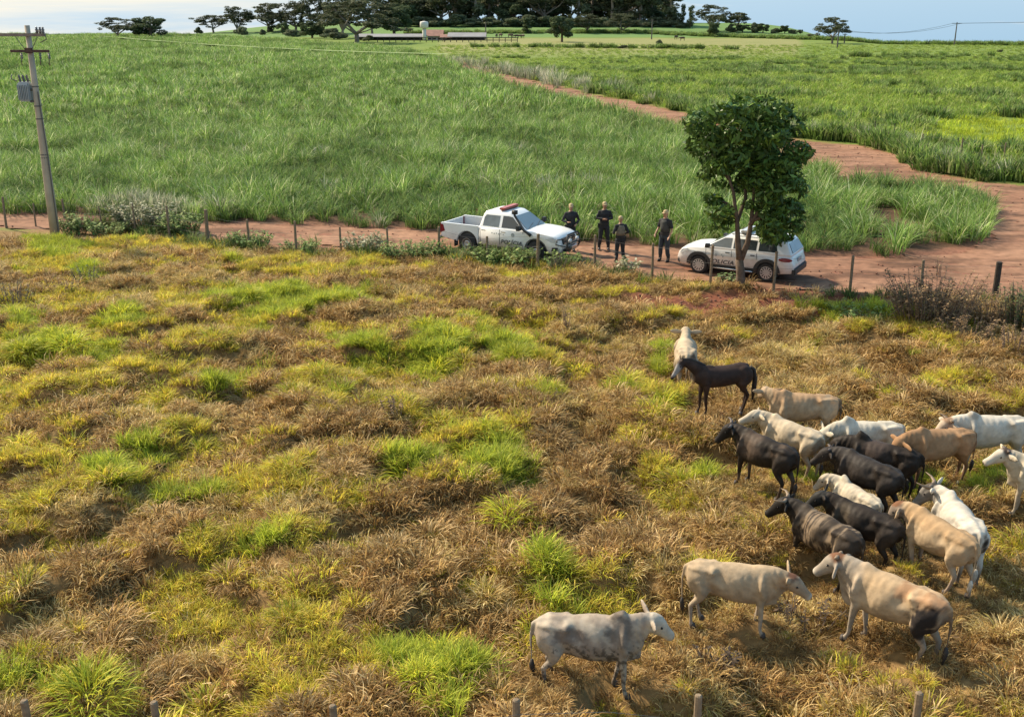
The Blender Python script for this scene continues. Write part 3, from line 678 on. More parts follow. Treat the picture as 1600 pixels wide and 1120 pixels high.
T('bush', 311, 53, 42, 16, 'smallest bush at the open end of the far grove')
T('umb', 371, 52, 13, 46, 'rounded airy tree second from the open end of the far grove', 2)
T('bush', 378, 55, 37, 28, 'dark bush in front of the second airy tree of the grove')
T('umb', 420, 50, 7, 70, 'wide see-through tree with pale limbs in the far grove', 3)
T('column', 425, 50, 28, 18, 'dark ivy column under the wide see-through tree')
T('bush', 410, 55, 46, 15, 'small low shrub standing alone below the far grove')
T('umb', 462, 50, 7, 62, 'thin spreading tree over a gap of bright sky', 0)
T('round', 442, 54, 36, 22, 'small dark shrub below the gap of bright sky')
T('column', 472, 50, 24, 14, 'dark ivy covered stem beside the gap of bright sky')
T('umb', 500, 52, -4, 60, 'tall thin tree rising out of the photo above dark scrub', 1)
T('round', 488, 60, 35, 46, 'near black rounded bush before the tall thin tree')
T('bush', 460, 58, 42, 34, 'grey green scrub beside the near black bush')
T('umb', 536, 60, -6, 70, 'large olive tree between scrub and the shed end', 2)
T('bush', 522, 62, 42, 44, 'olive undergrowth beneath the large olive tree')
T('umb', 558, 68, 3, 112, 'broad tree with a pale trunk standing before the shed', 3)
T('bush', 576, 65, 54, 20, 'low round shrub before the white shed roof')
T('round', 616, 56, 9, 62, 'black green domed tree behind the long shed')
T('umb', 582, 57, -2, 60, 'olive crown between pale trunk tree and black domed tree', 1)
gs = [('round', 628), ('tall', 642), ('round', 660), ('tall', 678), ('umb', 690), ('tall', 712), ('round', 728), ('tall', 742), ('tall', 765), ('umb', 780), ('round', 800), ('tall', 818), ('tall', 838), ('umb', 850), ('round', 868), ('tall', 880), ('tall', 902), ('tall', 925), ('round', 940), ('tall', 955), ('umb', 965), ('tall', 980), ('tall', 1000), ('tall', 1018), ('round', 1030), ('tall', 1046)]
for i, (st, px) in enumerate(gs):
    w = {'tall': 62, 'round': 60, 'umb': 84}[st]; top = {'tall': -22, 'round': 6 + (i * 5) % 10, 'umb': -16}[st] + (6 if px > 1000 else 0)
    T(st, px, 43, top, w, 'tall tree packed into the dense grove behind the farm sheds', back=6 + (i * 37) % 28)
for i in range(15): T(('tall', 'umb')[i % 2], 612 + i * 31, 40, -16 + (i * 11) % 14, 70, 'tall tree packed into the dense grove behind the farm sheds', back=34 + (i * 29) % 14)
for i in range(17): T('bush', 600 + i * 28, 43, 20 + (i * 7) % 9, 50, 'dark undergrowth filling the foot of the dense grove', back=4)
T('column', 1066, 43, 9, 13, 'slim ivy column at the open edge of the dense grove', 0)
T('column', 1078, 44, 11, 16, 'stout ivy column beside the slim one on the skyline', 1)
T('bush', 1066, 44, 32, 26, 'low scrub at the foot of the two ivy columns')
T('umb', 1112, 50, 10, 52, 'open crowned tree beyond the two ivy columns', 0)
T('umb', 1152, 50, 21, 40, 'small flat crowned tree over a dark hedge on the skyline', 1)
T('round', 1116, 58, 37, 26, 'brownish bush under the open crowned tree')
for i, (px, tp_, w) in enumerate([(1142, 37, 18), (1160, 39, 26), (1178, 35, 22), (1192, 37, 26), (1212, 44, 22), (1226, 41, 22), (1240, 44, 18), (1251, 47, 10)]):
    T('round' if i % 2 else 'bush', px, 51 + i * .4, tp_, w, 'rounded dark bush in the low hedge ending on the skyline')
T('umb', 1300, 61, 21, 50, 'lone flat crowned tree on the open skyline', 3, depthpx=68.5)
T('umb', 1390, 66, 52, 20, 'tiny spreading tree alone on the low skyline', 1, depthpx=69.5)
T('round', 878, 66, 25, 48, 'dark dense round tree standing alone in the far pasture', 1)
T('column', 824, 53, 30, 20, 'small upright tree behind the far pasture', 0)
T('umb', 918, 52, 24, 46, 'pale flat crowned tree behind the lone dark round tree', 2)
T('umb', 972, 52, 23, 52, 'wide grey tree in front of the dense grove', 0)
T('bush', 1030, 72, 62, 15, 'little dark bush in the middle of the far pasture')
T('bush', 973, 76, 70, 22, 'dark scrub lump on the distant hedgerow')
T('bush', 1562, 82, 77, 10, 'tiny shrub in the yellow green pasture')

# the tree beside the fence: trunk, limbs and a crown of big hanging leaves
x0, y0 = flat(1157, 452); z0 = hz(x0, y0)
tree = thing('leafy_tree', 'dark green leafy tree standing at the fence in front of the white wagon', 'tree', (x0, y0, z0 - .05))
d = y0 * CP + CAM_H * SP; ppm = FOC / d
def at_depth(px, py, Y):
    a, b, c = ray(px, py); t = Y / b; return a * t, Y, CAM_H + c * t
def L3(px, py, dy=0):
    q = at_depth(px, py, y0 + dy); return (q[0] - x0, dy, q[2] - z0 + .05)
mb = MB()
tr = [[(0, 0, -.2), L3(1157, 430), L3(1156, 405)], ]
mb.tube([(0.02, 0, -.2), L3(1157, 440), L3(1157, 424), L3(1155, 405)], [.19, .155, .145, .13], 10)
mb.build('trunk', M_bark, tree, True)
limbs = [[L3(1156, 412), L3(1153, 380, -.1), L3(1152, 350, -.1), L3(1146, 300, -.2), L3(1130, 250, -.3)], [L3(1156, 408), L3(1168, 380), L3(1174, 345), L3(1178, 300, .1), L3(1175, 230, .1)],
         [L3(1172, 352), L3(1188, 325), L3(1206, 290, .2), L3(1225, 230, .3)], [L3(1152, 345), L3(1165, 310, .3), L3(1165, 260, .5), L3(1160, 200, .4)],
         [L3(1174, 345), L3(1195, 338), L3(1225, 335, -.2)], [L3(1150, 330), L3(1135, 318), L3(1118, 312, -.1)], [L3(1140, 280), L3(1118, 250, .4), L3(1100, 215, .4)], [L3(1206, 290, .2), L3(1230, 280, .2), L3(1250, 240, .1)]]
for i, p in enumerate(limbs):
    m = MB(); n = len(p); m.tube(p, [(.115 if i < 2 else .08) * (1 - .75 * k / (n - 1)) for k in range(n)], 8); m.build('limb', M_bark, tree, True)
pads = [(1095, 195, 26, 20), (1130, 178, 30, 18), (1170, 172, 30, 15), (1210, 178, 30, 18), (1238, 195, 22, 20), (1088, 225, 20, 24), (1120, 215, 30, 22), (1165, 205, 34, 24), (1210, 212, 32, 24), (1248, 235, 24, 18), (1262, 236, 12, 10), (1108, 250, 22, 16), (1098, 272, 14, 11), (1145, 245, 28, 20), (1190, 245, 32, 24), (1230, 255, 24, 14),
        (1122, 286, 12, 9), (1180, 280, 32, 20), (1225, 282, 26, 20), (1245, 300, 16, 18), (1205, 305, 26, 18), (1235, 325, 24, 16), (1118, 325, 22, 14), (1135, 335, 16, 16), (1133, 352, 9, 9), (1110, 310, 16, 10), (1196, 330, 20, 14), (1205, 360, 26, 20), (1228, 362, 18, 20), (1255, 335, 9, 14), (1172, 318, 14, 8), (1150, 160, 14, 8), (1195, 160, 16, 8), (1225, 165, 10, 8), (1212, 345, 26, 16), (1240, 352, 16, 14), (1192, 352, 12, 10), (1122, 312, 16, 9), (1122, 262, 26, 14), (1150, 288, 18, 11), (1126, 336, 24, 12), (1112, 352, 10, 8), (1215, 372, 22, 12)]
r = np.random.default_rng(5); blobs = []
for (px, py, a, b) in pads:
    for s_ in ((-1, 0, 1) if a > 22 else (0,)):
        dy = s_ * r.uniform(.6, 1.2) * min(1.0, 1.3 - abs(px - 1170) / 140); q = L3(px + r.normal(0, 3), py + r.normal(0, 3), dy)
        blobs.append((q[0], q[1], q[2], a / ppm * r.uniform(.80, 1.06), a / ppm * .75, b / ppm * r.uniform(.78, 1.0)))
LC = [(.06, .11, .022), (.085, .15, .028), (.045, .085, .02), (.14, .22, .035), (.07, .13, .025)]
V, F, cc = leaf_cloud(blobs, 66, .105, LC, r, .5, .5, 2.5)
tag(mesh_from('crown', V, F, leafmat('glossy_leaf', .45, .22, .25), tree, False, cc), kind='stuff')
# ---------------------------------------------------------------- fences
M_post = mat_basic('weathered_wood', (.20, .15, .10), .9, 0, .3, 14, .5, spec=.2)
M_postd = mat_basic('dark_wood', (.045, .038, .032), .9, 0, .3, 14, .5, spec=.2)
M_wire = mat_basic('galvanised_wire', (.13, .125, .12), .7, .2, .1, 5)
def fence(name, label, posts, h=1.32, wires=(.45, .85, 1.2), group=None, wr=.0035, extra=0, dark=()):
    f = thing(name, label, 'fence', (0, 0, 0)); tops = []
    for i, p in enumerate(posts):
        px, py = p[:2]; hh = p[2] if len(p) > 2 else h; r0 = (p[3] if len(p) > 3 else .055) * .88
        x, y = flat(px, py); z = hz(x, y); lx, ly = random.uniform(-.03, .03), random.uniform(-.03, .03)
        m = MB(); m.tube([(x, y, z - .35), (x + lx * .5, y + ly * .5, z + hh * .5), (x + lx, y + ly, z + hh - .015), (x + lx, y + ly, z + hh)], [r0 * 1.08, r0 * random.uniform(.92, 1.05), r0 * .95, r0 * .6], 9)
        q = m.build('fence_post', M_postd if i in dark else M_post, f); tops.append((x, y, z, lx, ly, hh))
    for w in wires:
        m = MB(); pts = []
        for i in range(len(tops)):
            x, y, z, lx, ly, hh = tops[i]; k = w * min(1, hh / h) ; pts.append((x + lx * w / hh, y + ly * w / hh - .06, z + k))
            if i < len(tops) - 1:
                x2, y2, z2, a2, b2, h2 = tops[i + 1]; pts.append(((x + x2) / 2, (y + y2) / 2 - .06, (z + z2) / 2 + w * min(1, h2 / h) - .03))
        m.tube(pts, wr, 4); m.build('wire', M_wire, f)
    return f
fence('wire_fence', 'post and wire fence running beside the red road and the vehicles',
      [(-90, 352), (10, 356), (56, 354, 1.0, .04), (103, 353, 1.15), (160, 358, 1.0, .035), (212, 364, 1.25, .04), (265, 371, 1.3), (325, 381, 1.42, .085), (390, 387, 1.2), (463, 396, 1.35), (533, 398, 1.15, .045), (607, 401, 1.1, .045), (686, 406, 1.2), (762, 411, 1.1), (840, 419, 1.3, .065), (929, 424, 1.3), (1019, 434, 1.3), (1109, 451, 1.45), (1208, 457, 1.4), (1327, 464, 1.3), (1437, 470, 1.35), (1552, 478, 1.3, .11), (1680, 486)], dark=(21,))
near = [(40, 1092), (240, 1094), (522, 1103), (807, 1092), (1093, 1087), (1437, 1081), (1800, 1080)]; pn = []
for (tx, ty) in near:
    Yn = flat(800, 1236)[1]; q = at_depth(tx, ty, Yn); bx_, by_ = project(q[0], Yn, 0.0); pn.append((float(bx_), float(by_), q[2] - hz(q[0], Yn), .055))
fence('pasture_fence', 'wire fence with short posts crossing in front of the nearest cattle', pn, h=1.3, wires=(.5, .85, 1.08), wr=.004)
fence('hedge_fence', 'half hidden fence posts in the shaggy hedge beyond the junction', [(1210, 206, 1.1), (1365, 217, 1.2), (1395, 223, 1.3), (1440, 236, 1.1), (1501, 246, 1.2), (1532, 252, 1.0), (1567, 258, 1.3), (1660, 272, 1.2), (1800, 290)], h=1.3, wires=(.6, 1.1), dark=(1, 2))

# ---------------------------------------------------------------- power poles
M_conc = mat_basic('concrete', (.38, .31, .235), .85, 0, .14, 2.5, .3)
M_beam = mat_basic('cross_arm_wood', (.20, .15, .12), .9, 0, .25, 6, .4)
M_rust = mat_basic('rusty_iron', (.10, .055, .04), .8, .2, .3, 8, .4)
M_tank = mat_basic('transformer_grey', (.34, .36, .37), .5, .2, .1, 4)
M_porc = mat_basic('porcelain', (.11, .10, .10), .3, 0, .1, 6)
M_steel = mat_basic('steel_band', (.12, .11, .10), .6, .4, .2, 6)
x, y = flat(87, 371); z = hz(x, y); dd = y * CP + CAM_H * SP; pm = FOC / dd
PH = at_depth(42, 40, y)[2] - z
pole = thing('power_pole', 'concrete power pole with a grey transformer and two cross arms', 'power pole', (x, y, z)); pole.rotation_euler = (0, math.atan2(at_depth(42, 40, y)[0] - x, PH), 0)
m = MB(); m.tube([(0, 0, -.4), (0, 0, 2), (0, 0, PH * .6), (0, 0, PH)], [.20, .18, .135, .10], 14); m.build('pole_shaft', M_conc, pole, True)
H1 = PH * .965; H2 = PH * .885
m = MB(); m.box((-.14, -.16, H1 - .06), (1.75, .10, .12)); m.build('cross_arm', M_beam, pole, bevel=.01)
m = MB(); m.box((.05, -.16, H2), (1.5, .09, .10)); m.build('cross_arm', M_rust, pole, bevel=.01)
m = MB(); m.box((0, -.13, H2 + .02), (.26, .12, .2)); m.build('clamp', M_rust, pole, bevel=.01)
for s_ in (-1, 1):
    m = MB(); m.tube([(s_ * .04, -.15, H1 - .75), (s_ * .42, -.17, H1 - .14)], .014, 6); m.build('brace', M_steel, pole)
for xx in (-.36, .36, .70):
    m = MB(); m.lathe([(.02, 0), (.05, -.02), (.022, -.07), (.06, -.09), (.022, -.15), (.06, -.18), (.02, -.24)], 10, Matrix.Translation((xx + .1, -.24, H2 - .06))); ins = m.build('fuse_holder', M_porc, pole, True)
    m = MB(); m.tube([(xx + .1, -.28, H2 - .08), (xx + .17, -.42, H2 - .2), (xx + .15, -.42, H2 - .46), (xx + .1, -.28, H2 - .52)], .018, 6); m.build('fuse_arm', M_steel, pole, True)
for xx in (.42, .55, .66):
    m = MB(); m.lathe([(.03, 0), (.07, .04), (.03, .08), (.075, .12), (.03, .16), (.05, .2), (.01, .24)], 10, Matrix.Translation((xx, -.16, H1))); m.build('insulator', M_porc, pole, True)
m = MB(); m.tube([(.42, -.2, H1 + .1), (.72, -.3, H1 + .05), (.8, -.25, H1 - .22), (.55, -.3, H1 - .34)], .02, 6); m.build('cable_loop', M_steel, pole, True)
HT = PH * .745
m = MB(); m.box((-.40, 0, HT - .38), (.46, .40, .74)); m.build('transformer_tank', M_tank, pole, bevel=.05)
for k in range(7):
    m = MB(); m.box((-.595 + k * .065, -.23, HT - .40), (.02, .06, .56)); m.build('cooling_fin', M_tank, pole)
for k in range(3):
    m = MB(); m.lathe([(.03, 0), (.06, .03), (.03, .07), (.06, .1), (.03, .14), (.055, .18), (.02, .28)], 10, Matrix.Translation((-.55 + k * .15, 0, HT - .01)) @ Matrix.Rotation(-.15, 4, 'Y')); m.build('bushing', M_porc, pole, True)
m = MB(); m.tube([(-.64, -.1, HT + .02), (-.86, -.1, HT + .12), (-.80, -.1, HT + .28)], .02, 6); m.build('lightning_arrester', M_porc, pole, True)
for zz in (.3, .75): m = MB(); m.box((-.16, 0, HT - zz), (.2, .2, .08)); m.build('bracket', M_steel, pole)
for q in (.72, .63, .57, .40, .385, .335):
    zz = PH * q; rr = .18 - .08 * q + .012; m = MB(); m.lathe([(rr, 0), (rr, .05)], 16, Matrix.Translation((0, 0, zz))); m.build('band', M_steel, pole)
m = MB(); m.tube([(.12, -.1, PH * .7), (.17, -.1, PH * .4), (.19, -.12, PH * .1), (.2, -.14, .1)], .02, 6); m.build('cable', M_steel, pole)
def far_pole(px, base, top, label, dp=None, arm=1.8):
    x, y, z = G(px, dp or base); d = y * CP - (z - CAM_H) * SP; h = (base - top) / FOC * d
    o = thing('far_power_pole', label, 'power pole', (x, y, z), group='distant power poles')
    m = MB(); m.tube([(0, 0, -.5), (0, 0, h)], [.19, .12], 8); m.build('pole_shaft', M_steel, o)
    if arm: m = MB(); m.box((0, 0, h - .25), (arm, .12, .14)); m.build('cross_arm', M_steel, o)
    return (x, y, z + h)
fp = [far_pole(1491, 68, 34, 'tallest distant power pole with a single cross arm on the skyline', 71, 2.4), far_pole(1568, 69, 52, 'thin distant pole beyond the tallest one on the skyline', 71, 0),
      far_pole(1308, 73, 44, 'distant pole standing just beside the lone flat crowned tree', 76, 1.2), far_pole(1319, 60, 45, 'short distant pole behind the lone flat crowned tree', 68.5, 1.2),
      far_pole(1018, 62, 32, 'distant pole in front of the dense grove', None, 1.0), far_pole(759, 62, 36, 'distant pole at the end of the farm sheds', None, 0)]
o = MB(); a, b = Vector(fp[0]), Vector(fp[2])
for sx in (-1, 1):
    pts = []
    for i in range(9): t = i / 8; q = a.lerp(b, t); pts.append((q.x + sx, q.y, q.z - .25 - 4 * t * (1 - t) * 1.4))
    o.tube(pts, .03, 4)
    c = Vector((a.x + 130, a.y + 20, a.z + 5)); pts = []
    for i in range(9): t = i / 8; q = a.lerp(c, t); pts.append((q.x + sx, q.y, q.z - .25 - 4 * t * (1 - t) * 1.0))
    o.tube(pts, .03, 4)
q = o.build('power_line', M_steel); tag(q, 'thin overhead power line sagging across the pale sky', 'power line')

# ---------------------------------------------------------------- farm buildings
M_white = mat_basic('white_wall', (.62, .60, .56), .8, 0, .12, .6); M_roofw = mat_basic('pale_sheet_roof', (.26, .245, .235), .5, .1, .15, .4)
M_tile = mat_basic('clay_tile_roof', (.24, .125, .095), .85, 0, .25, .8, .3); M_dim = mat_basic('shed_timber', (.055, .045, .04), .9, 0, .3, 1)
def barn(name, label, x0, x1, base, hpx, dpth, roofmat, wallmat, open_front=True, cat='shed', roof_h=1.2, nwin=0):
    X0, Y0, Z0 = G(x0, base); X1, _, _ = G(x1, base); d = Y0 * CP + CAM_H * SP; h = hpx / FOC * d; w = X1 - X0
    o = thing(name, label, cat, (X0, Y0, min(Z0, hz(X1, Y0)) - .1)); h += .1
    if open_front:
        m = MB(); m.box((w / 2, dpth - .1, h / 2), (w, .15, h)); m.build('back_wall', M_dim, o)
        n = max(2, int(w / 4))
        for i in range(n + 1): m = MB(); m.box((w * i / n, .1, h / 2), (.2, .2, h)); m.build('post', M_dim, o)
    else:
        m = MB(); m.box((w / 2, dpth / 2, h / 2), (w, dpth, h)); m.build('wall', wallmat, o)
        for i in range(nwin): m = MB(); m.box((w * (i + .5) / nwin, -.02, h * .5), (.9, .06, h * .45)); m.build('window', M_dim, o)
    ov = .5; m = MB(); m.add([(-ov, -ov, h), (w + ov, -ov, h), (w + ov, dpth / 2, h + roof_h), (-ov, dpth / 2, h + roof_h), (-ov, dpth + ov, h), (w + ov, dpth + ov, h),
        (-ov, -ov, h + .12), (w + ov, -ov, h + .12), (w + ov, dpth / 2, h + roof_h + .12), (-ov, dpth / 2, h + roof_h + .12), (-ov, dpth + ov, h + .12), (w + ov, dpth + ov, h + .12)],
        [(0, 1, 2, 3), (3, 2, 5, 4), (6, 9, 8, 7), (9, 10, 11, 8), (0, 6, 7, 1), (4, 5, 11, 10), (0, 3, 9, 6), (3, 4, 10, 9), (1, 7, 8, 2), (2, 8, 11, 5)])
    m.build('roof', roofmat, o)
    return o
barn('cattle_shed', 'long low open shed with a pale sheet roof beside the broad tree', 556, 662, 63.5, 5, 6, M_roofw, M_white, roof_h=.7)
barn('farm_house', 'small farm house with a red tiled roof beside the water tower', 668, 690, 63, 5.5, 7, M_tile, M_white, False, 'house', 1.6, 3)
barn('long_shed', 'long pale roofed shed between the tiled house and the pasture', 702, 757, 63.5, 5, 7, M_roofw, M_white, roof_h=1.0)
barn('tiled_shed', 'reddish roofed open shed joining the house and the long shed', 690, 703, 63.6, 3.6, 5, M_tile, M_dim, roof_h=.8)
x, y, z = G(664, 63.6); o = thing('water_tower', 'white water tank raised on a slim white column at the farm', 'water tower', (x, y - 1.5, z))
m = MB(); m.lathe([(.55, -.3), (.5, 3.2)], 12); m.build('tower_column', M_white, o, True)
m = MB(); m.lathe([(.8, 3.2), (1.15, 3.4), (1.15, 4.7), (1.0, 4.95), (.2, 5.1)], 16); m.build('tank', M_white, o, True)
m = MB(); m.tube([(0, 0, 5.1), (0, 0, 6.1)], .06, 6); m.build('mast', M_steel, o)
# corral rails before the sheds
o = thing('corral_fence', 'low dark corral rails in front of the farm sheds', 'fence', (0, 0, 0))
for k in range(24):
    x, y, z = G(590 + k * 9.5, 66.5); m = MB(); m.box((x, y, z + .6), (.18, .18, 1.4)); m.build('fence_post', M_dim, o)
for hh in (.55, 1.15):
    xa, ya, za = G(590, 66.5); xb, yb, zb = G(590 + 23 * 9.5, 66.5); m = MB(); m.tube([(xa, ya - .1, za + hh), (xb, yb - .1, zb + hh)], .09, 4); m.build('rail', M_dim, o)

# ---------------------------------------------------------------- dry weeds and clods
M_stem = mat_basic('green_stem', (.12, .15, .05), .8, 0, .2, 6)
M_weedl = mat_basic('dry_weed', (0, 0, 0), .8, 0, .2, 3, attr=True, trans=.15, objvar=.1)
def weed(name, label, px, py, h, w, n, cols, leafy=1.0, seed=0, leaf=.07):
    if name == 'verge_bush': leaf = .12; n = int(n * 1.3)
    r = np.random.default_rng(seed); x, y = flat(px, py); z = hz(x, y)
    o = thing(name, label, 'dry shrub' if 'dry' in label or 'dead' in label else 'plant', (x, y, z)); m = MB(); LV = []; LF = []; LCc = []
    for i in range(n):
        a = r.uniform(0, 6.283); k = w * math.sqrt(r.uniform()) * .5; bx, by = math.cos(a) * k * .7, math.sin(a) * k * .45; hh = h * r.uniform(.55, 1) ; tx, ty = bx + math.cos(a) * k * .5 + r.normal(0, .06), by + math.sin(a) * k * .4
        m.tube([(bx, by, -.1), ((bx + tx) / 2 + r.normal(0, .03), (by + ty) / 2, hh * .55), (tx, ty, hh)], [.012, .009, .004], 4)
        for j in range(int(hh * 26 * leafy)):
            t = r.uniform(.15, 1.0); px_, py_, pz_ = bx + (tx - bx) * t, by + (ty - by) * t, hh * t; aa = r.uniform(0, 6.283); ll = leaf * r.uniform(.6, 1.5); dx, dy = math.cos(aa) * ll, math.sin(aa) * ll; up = r.uniform(-.7, .6) * ll
            b = len(LV); LV += [(px_, py_, pz_), (px_ + dx * .5 - dy * .28, py_ + dy * .5 + dx * .28, pz_ + up * .6), (px_ + dx, py_ + dy, pz_ + up), (px_ + dx * .5 + dy * .28, py_ + dy * .5 - dx * .28, pz_ + up * .6)]
            LF.append((b, b + 1, b + 2, b + 3)); c = np.array(cols[r.integers(0, len(cols))]) * r.uniform(.8, 1.2); LCc += [c] * 4
    m.build('stems', M_stem if name == 'verge_bush' else M_beam, o); tag(mesh_from('leaves', np.array(LV), np.array(LF), M_weedl, o, False, np.array(LCc)), kind='stuff')
DRY = [(.19, .12, .06), (.27, .17, .08), (.12, .075, .04), (.36, .24, .12)]
weed('dry_shrub', 'tall grey brown dry shrub in front of the leaning road post', 1452, 512, 1.45, 2.7, 110, DRY, 1.5, seed=1, leaf=.085)
weed('dry_shrub', 'dry brown stalks around the black fence post', 1545, 508, 1.15, 1.9, 60, DRY, 1.4, seed=2, leaf=.08)
weed('dry_shrub', 'low dry brown shrub between the two taller dry shrubs', 1505, 532, 1.0, 1.6, 50, DRY, 1.4, seed=3, leaf=.08)
weed('leafy_bush', 'dark leafy bush cut by the frame beyond the dry shrubs', 1596, 518, 1.6, 1.5, 80, [(.05, .08, .025), (.09, .12, .035), (.12, .11, .05)], 1.3, 4)
weed('dry_shrub', 'short dead shrub below the leafy bush', 1580, 560, .9, 1.3, 26, DRY, seed=5)
weed('dead_sapling', 'single dead brown sapling rising from the yellow clumps', 885, 520, .75, .22, 6, DRY, 1.0, 6)
weed('dead_weed', 'dead brown weed clump in front of the yellow tuft', 618, 668, .55, .6, 14, DRY, 1.0, 7)
weed('dry_weed', 'upright dry weeds at the edge of the frame below the pole', 22, 472, .95, 1.3, 26, [(.10, .085, .04), (.08, .05, .035), (.10, .13, .04)], .9, 8)
weed('dry_weed', 'grey dry stalks standing among the brown grass behind the pole', 105, 455, .6, 1.0, 12, DRY, .8, 9)
weed('green_weed', 'broad leaved green weed growing at the foot of the leafy tree', 1137, 446, .4, .6, 14, [(.16, .24, .08), (.24, .30, .14), (.10, .18, .05)], 1.4, 10, .14)
weed('dark_weed', 'dark weed below the pickup on the fence line', 872, 425, .75, .7, 18, [(.07, .07, .035), (.1, .09, .04)], 1.2, 11)
weed('dead_weed', 'dark dead weed between the tan cow and the nearest pale cow', 1130, 1050, .6, .6, 14, [(.05, .035, .025), (.09, .06, .035)], 1.0, 12)
weed('dead_weed', 'dark dead weeds behind the head of the orange backed bull', 1255, 965, .6, .8, 16, [(.05, .035, .025), (.09, .06, .035)], 1.0, 13)
weed('green_weed', 'tall dark green weeds beneath the power pole', 135, 440, .8, 1.0, 20, [(.06, .10, .03), (.10, .15, .04)], 1.0, 14)
weed('dry_weed', 'bare dry twigs on the red ground at the junction', 1470, 432, .8, .5, 7, DRY, .5, 15)
M_soil = mat_basic('red_soil_mound', (.13, .052, .034), .95, 0, .35, 4, .8)
x, y = flat(135, 352); m = MB(); m.ell((0, 0, 0), (1.6, .7, .42), nu=24, nv=12)
o = m.build('soil_mound', M_soil, None, True)
for v in o.data.vertices: k = 1 + .35 * (float(fbm(np.array([v.co.x * 1.7]), np.array([v.co.y * 2 + v.co.z]), 5, 3)[0]) - .5); v.co *= k
o.location = (x, y, hz(x, y) - .02); tag(o, 'low heap of dark red soil on the road beside the power pole', 'soil heap')


VG = [(.13, .21, .045), (.19, .28, .06), (.09, .15, .035), (.28, .32, .10)]
VP = [(.20, .22, .11), (.34, .33, .20), (.12, .16, .06), (.46, .43, .30)]
weed('verge_bush', 'green weedy bush at the foot of the power pole', 118, 366, .85, 1.3, 40, VG, 1.2, 20)
weed('verge_bush', 'pale seeded weeds between two posts where the road is hidden', 228, 358, 1.25, 2.6, 90, VP, 1.1, 21)
weed('verge_bush', 'broad green weeds beside the pale seeded weeds', 285, 366, .95, 1.9, 60, VG, 1.2, 22)
weed('verge_bush', 'dark weeds growing round the heap of red soil', 165, 366, .6, 1.8, 40, VG, 1.2, 23)
weed('verge_bush', 'low round green bush on the verge beyond the thick fence post', 392, 386, .7, 1.6, 50, VG, 1.3, 24)
weed('verge_bush', 'green weeds on the verge midway between thick post and pickup', 470, 394, .6, 1.5, 36, VG, 1.3, 25)
weed('verge_bush', 'grey green weeds on the verge two posts before the pickup', 568, 398, .75, 1.6, 46, VP, 1.2, 26)
weed('verge_bush', 'thick green weeds on the verge just behind the pickup', 645, 406, .85, 2.3, 80, VG, 1.3, 27)
weed('verge_bush', 'green weeds hiding the pickup wheels', 785, 412, .6, 2.6, 70, VG, 1.2, 28)
weed('verge_bush', 'light green grass clump in front of the pickup bumper', 880, 418, .6, 1.4, 34, VG, 1.2, 29)
weed('verge_bush', 'thin light weeds below the officer in the olive vest', 978, 424, .55, 1.1, 20, VP, 1.0, 30)
weed('verge_bush', 'green weeds on the verge before the dry shrubs', 1350, 498, .55, 2.2, 44, VG, 1.2, 31)
# ---------------------------------------------------------------- vehicles
def paint(name, c, rough=.28, var=.05):
    m = mat_basic(name, c, rough, 0, var, 2.5); b = m.node_tree.nodes['Principled BSDF']; b.inputs['Coat Weight'].default_value = .35; b.inputs['Coat Roughness'].default_value = .12
    # red road dust gathers low on the sides
    t = m.node_tree; l = t.links.new; tc = t.nodes.new('ShaderNodeTexCoord'); sp = t.nodes.new('ShaderNodeSeparateXYZ'); l(tc.outputs['Object'], sp.inputs[0])
    nz = t.nodes.new('ShaderNodeTexNoise'); nz.inputs['Scale'].default_value = 5; nz.inputs['Detail'].default_value = 6; l(tc.outputs['Object'], nz.inputs[0])
    a = t.nodes.new('ShaderNodeMath'); a.operation = 'MULTIPLY_ADD'; a.inputs[1].default_value = .5; l(nz.outputs[0], a.inputs[0]); l(sp.outputs[2], a.inputs[2])
    mr = t.nodes.new('ShaderNodeMapRange'); mr.inputs[1].default_value = 1.05; mr.inputs[2].default_value = .62; mr.inputs[3].default_value = 0; mr.inputs[4].default_value = .55; l(a.outputs[0], mr.inputs[0])
    mx = t.nodes.new('ShaderNodeMixRGB'); mx.inputs[2].default_value = (.42, .27, .19, 1); l(mr.outputs[0], mx.inputs[0])
    src = b.inputs['Base Color'].links[0].from_socket; l(src, mx.inputs[1]); l(mx.outputs[0], b.inputs['Base Color'])
    return m
M_wpaint = paint('white_paint', (.80, .79, .77))
M_glass = mat_basic('dark_window_glass', (.035, .045, .05), .06, 0, .05, 3, spec=.9)
M_lglass = mat_basic('windscreen_glass', (.20, .24, .25), .08, 0, .12, 1.5, spec=1.0)
M_black = mat_basic('black_plastic', (.035, .035, .036), .55, 0, .12, 6)
M_tyre = mat_basic('tyre_rubber', (.028, .026, .025), .85, 0, .2, 9)
M_rim = mat_basic('alloy_rim', (.62, .62, .63), .32, .6, .08, 6)
M_rimd = mat_basic('dusty_steel_rim', (.30, .26, .23), .5, .5, .15, 6)
M_seam = mat_basic('panel_gap', (.10, .095, .09), .7, 0, .05, 3)
M_redl = mat_basic('red_lens', (.22, .02, .025), .18, 0, .1, 4)
M_bar = mat_basic('faded_red_light_bar', (.40, .10, .075), .3, 0, .1, 3)
M_lens = mat_basic('headlamp_lens', (.55, .56, .57), .08, .1, .1, 14)
M_chrome = mat_basic('chrome', (.6, .6, .6), .15, .9, .05, 4)
M_text = mat_basic('black_lettering', (.05, .05, .055), .5, 0, .05, 4)
M_crest = mat_basic('faded_crest', (.34, .36, .36), .5, 0, .35, 22)
M_plate = mat_basic('number_plate', (.35, .36, .36), .4, 0, .1, 10)
